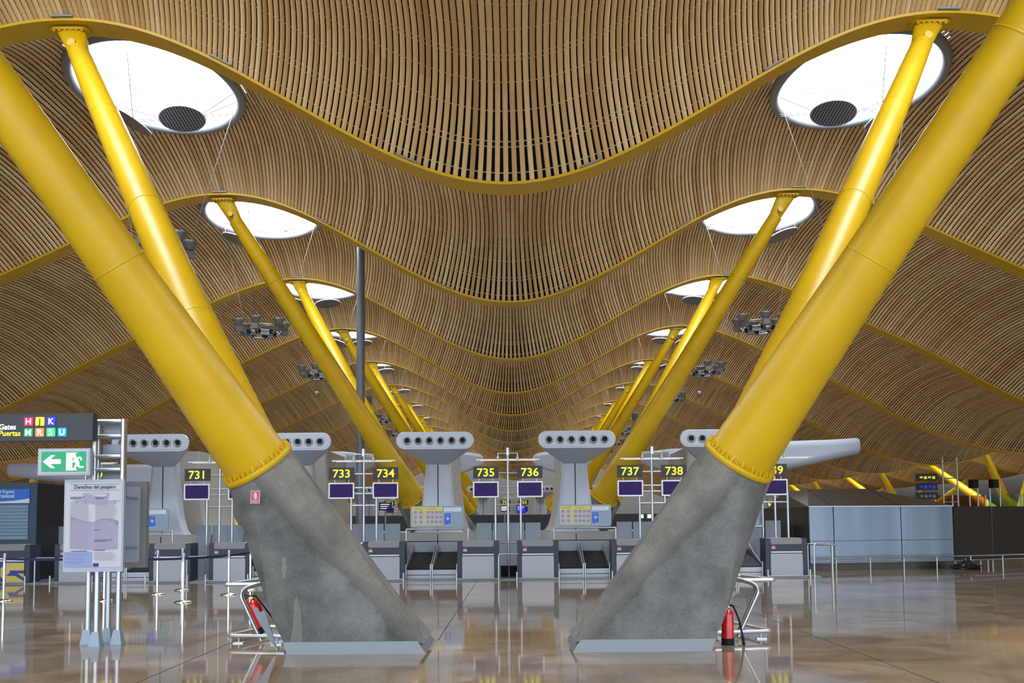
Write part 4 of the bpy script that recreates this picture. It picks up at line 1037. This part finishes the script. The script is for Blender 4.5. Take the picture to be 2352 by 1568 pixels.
# low rails in front of it
r_ = empty('trolley_rail', (0, 0, 0), 'low double tube rail along the foot of the steel enclosure at right', 'rail')
o1 = A+Vector((.2, -.45, 0)); o2 = B_+Vector((0, -.45, 0)); o3 = Cc+Vector((0, -.5, 0))
MB().tube([o1+up*.38, o2+up*.38, o3+up*.36], .025, 8).build('top_rail', M['galv'], r_)
MB().tube([o1+up*.25, o2+up*.25, o3+up*.24], .018, 8).build('lower_rail', M['galv'], r_)
for t in (.1, .34, .58, .82):
    p = o1.lerp(o2, t); MB().tube([p, p+up*.38], .022, 8).build('post', M['galv'], r_)
for t in (.1, .45, .8):
    p = o2.lerp(o3, t); MB().tube([p, p+up*.37], .022, 8).build('post', M['galv'], r_)
r_ = empty('hoop_rail', (0, 0, 0), 'short waist-high steel hoop rail just right of the counter 739 desk', 'rail')
MB().tube(bend([(7.98, 25.5, 0), (7.98, 25.5, .90), (8.6, 25.6, .86)], .08), .025, 8).build('hoop', M['galv'], r_)
for x, y in ((8.15, 26.6), (8.5, 25.6), (8.58, 25.9)): MB().tube([(x, y, 0), (x, y, .86)], .025, 8).build('post', M['galv'], r_)
MB().tube([(8.15, 26.6, .86), (8.62, 25.6, .86)], .025, 8).tube([(8.15, 26.6, .86), (8.7, 26.4, .86)], .025, 8).build('handrail', M['galv'], r_)
# black bag
mb = MB(); rings = []; nb = 22
for j in range(8):
    z = .34*j/7; base_r = [.30, .36, .36, .30, .23, .15, .08, .02][j]
    rings.append([Vector(((1.15*base_r*(1+.28*random.uniform(-1, 1)))*cos(2*pi*k/nb), .8*base_r*(1+.28*random.uniform(-1, 1))*sin(2*pi*k/nb), z)) for k in range(nb)])
mb.rings(rings, smooth=False)
mb.tube([(-.38, 0, .03), (-.55, -.05, .02), (-.62, 0, .03)], .04, 6)
tag(mb.build('bag', M['blackbag'], loc=(13.75, 29.15, 0)), 'crumpled black bag on the floor at the corner of the steel enclosure', 'bag')
# glass balustrades and distant signs at right
for n_, (p, q, h0, h1, mt, lab) in enumerate([((21.6, 49, 0), (24.8, 50, 0), 1.6, 2.75, 'glassyellow', 'amber tinted glass screen beyond the steel enclosure, left of the ladder posts'), ((24.9, 50, 0), (31, 52, 0), 1.6, 2.85, 'glass', 'greenish glass balustrade beyond the steel enclosure at the right edge')]):
    r_ = empty('glass_screen', (0, 0, 0), lab, 'glass screen'); a, b_ = Vector(p), Vector(q)
    MB().rings(panel_wall(a, b_, h0, h1, .02), smooth=False).build('pane', M[mt], r_)
    MB().rings(panel_wall(a, b_, 0, h0, .1), smooth=False).build('kerb', M['boxbrown'], r_)
    for t in (0.02, .35, .68, .98):
        c = a.lerp(b_, t); MB().tube([c, c+up*(h1+.02)], .05, 8).build('post', M['galv'], r_)
r_ = empty('sign_ladder', (0, 0, 0), 'distant steel ladder mast with three dark direction signs at right', 'sign mast')
for x in (20.75, 21.45): MB().tube([(x, 46, 0), (x, 46, 4.5)], .04, 8).build('mast_post', M['galv'], r_)
for k in range(8): MB().tube([(20.75, 46, 1.6+.38*k), (21.45, 46, 1.6+.38*k)], .03, 6).build('rung', M['galv'], r_)
for k, z in enumerate((3.55, 3.1, 2.65)):
    s_ = MB().b2((19.35, 45.7, z-.17), (20.35, 45.9, z+.17)).build('direction_sign', M['signgrey'], r_)
    mb = MB()
    for q in range(4): MB().b2((19.5+.2*q, 45.68, z-.05-(.04 if q % 2 else 0)), (19.63+.2*q, 45.705, z+.04)).build('sign_mark', [M['signyellow'], M['tb'], M['bluegrey']][k], s_)
r_ = empty('monitor_mast', (0, 0, 0), 'distant steel mast with two back-turned screens near the right edge', 'sign mast')
for x in (22.9, 23.5, 24.0): MB().tube([(x, 47, 0), (x, 47, 3.2)], .04, 8).build('mast_post', M['galv'], r_)
for x in (22.6, 23.6): MB().box((x, 46.8, 3.25), (.35, .3, .42), rz=.4).build('screen', M['black'], r_)
# bright window strip and shop units far behind the counters
r_ = empty('far_counter_block', (0, 62, 0), 'dark low block of shops far behind the counters with lit yellow windows', 'shop block')
MB().b2((-16, 0, 0), (13, 3, 2.05)).build('block', M['signgrey'], r_)
mb = MB()
for x in (8.1, 8.6, 9.3, 10.2, 10.6): MB().b2((x, -.03, 1.75), (x+.25, 0, 2.0)).build('lit_window', M['lamp'], r_)

SC.cycles.max_bounces = 8; SC.cycles.diffuse_bounces = 5; SC.cycles.glossy_bounces = 4; SC.cycles.transparent_max_bounces = 8
SC.cycles.sample_clamp_indirect = 6
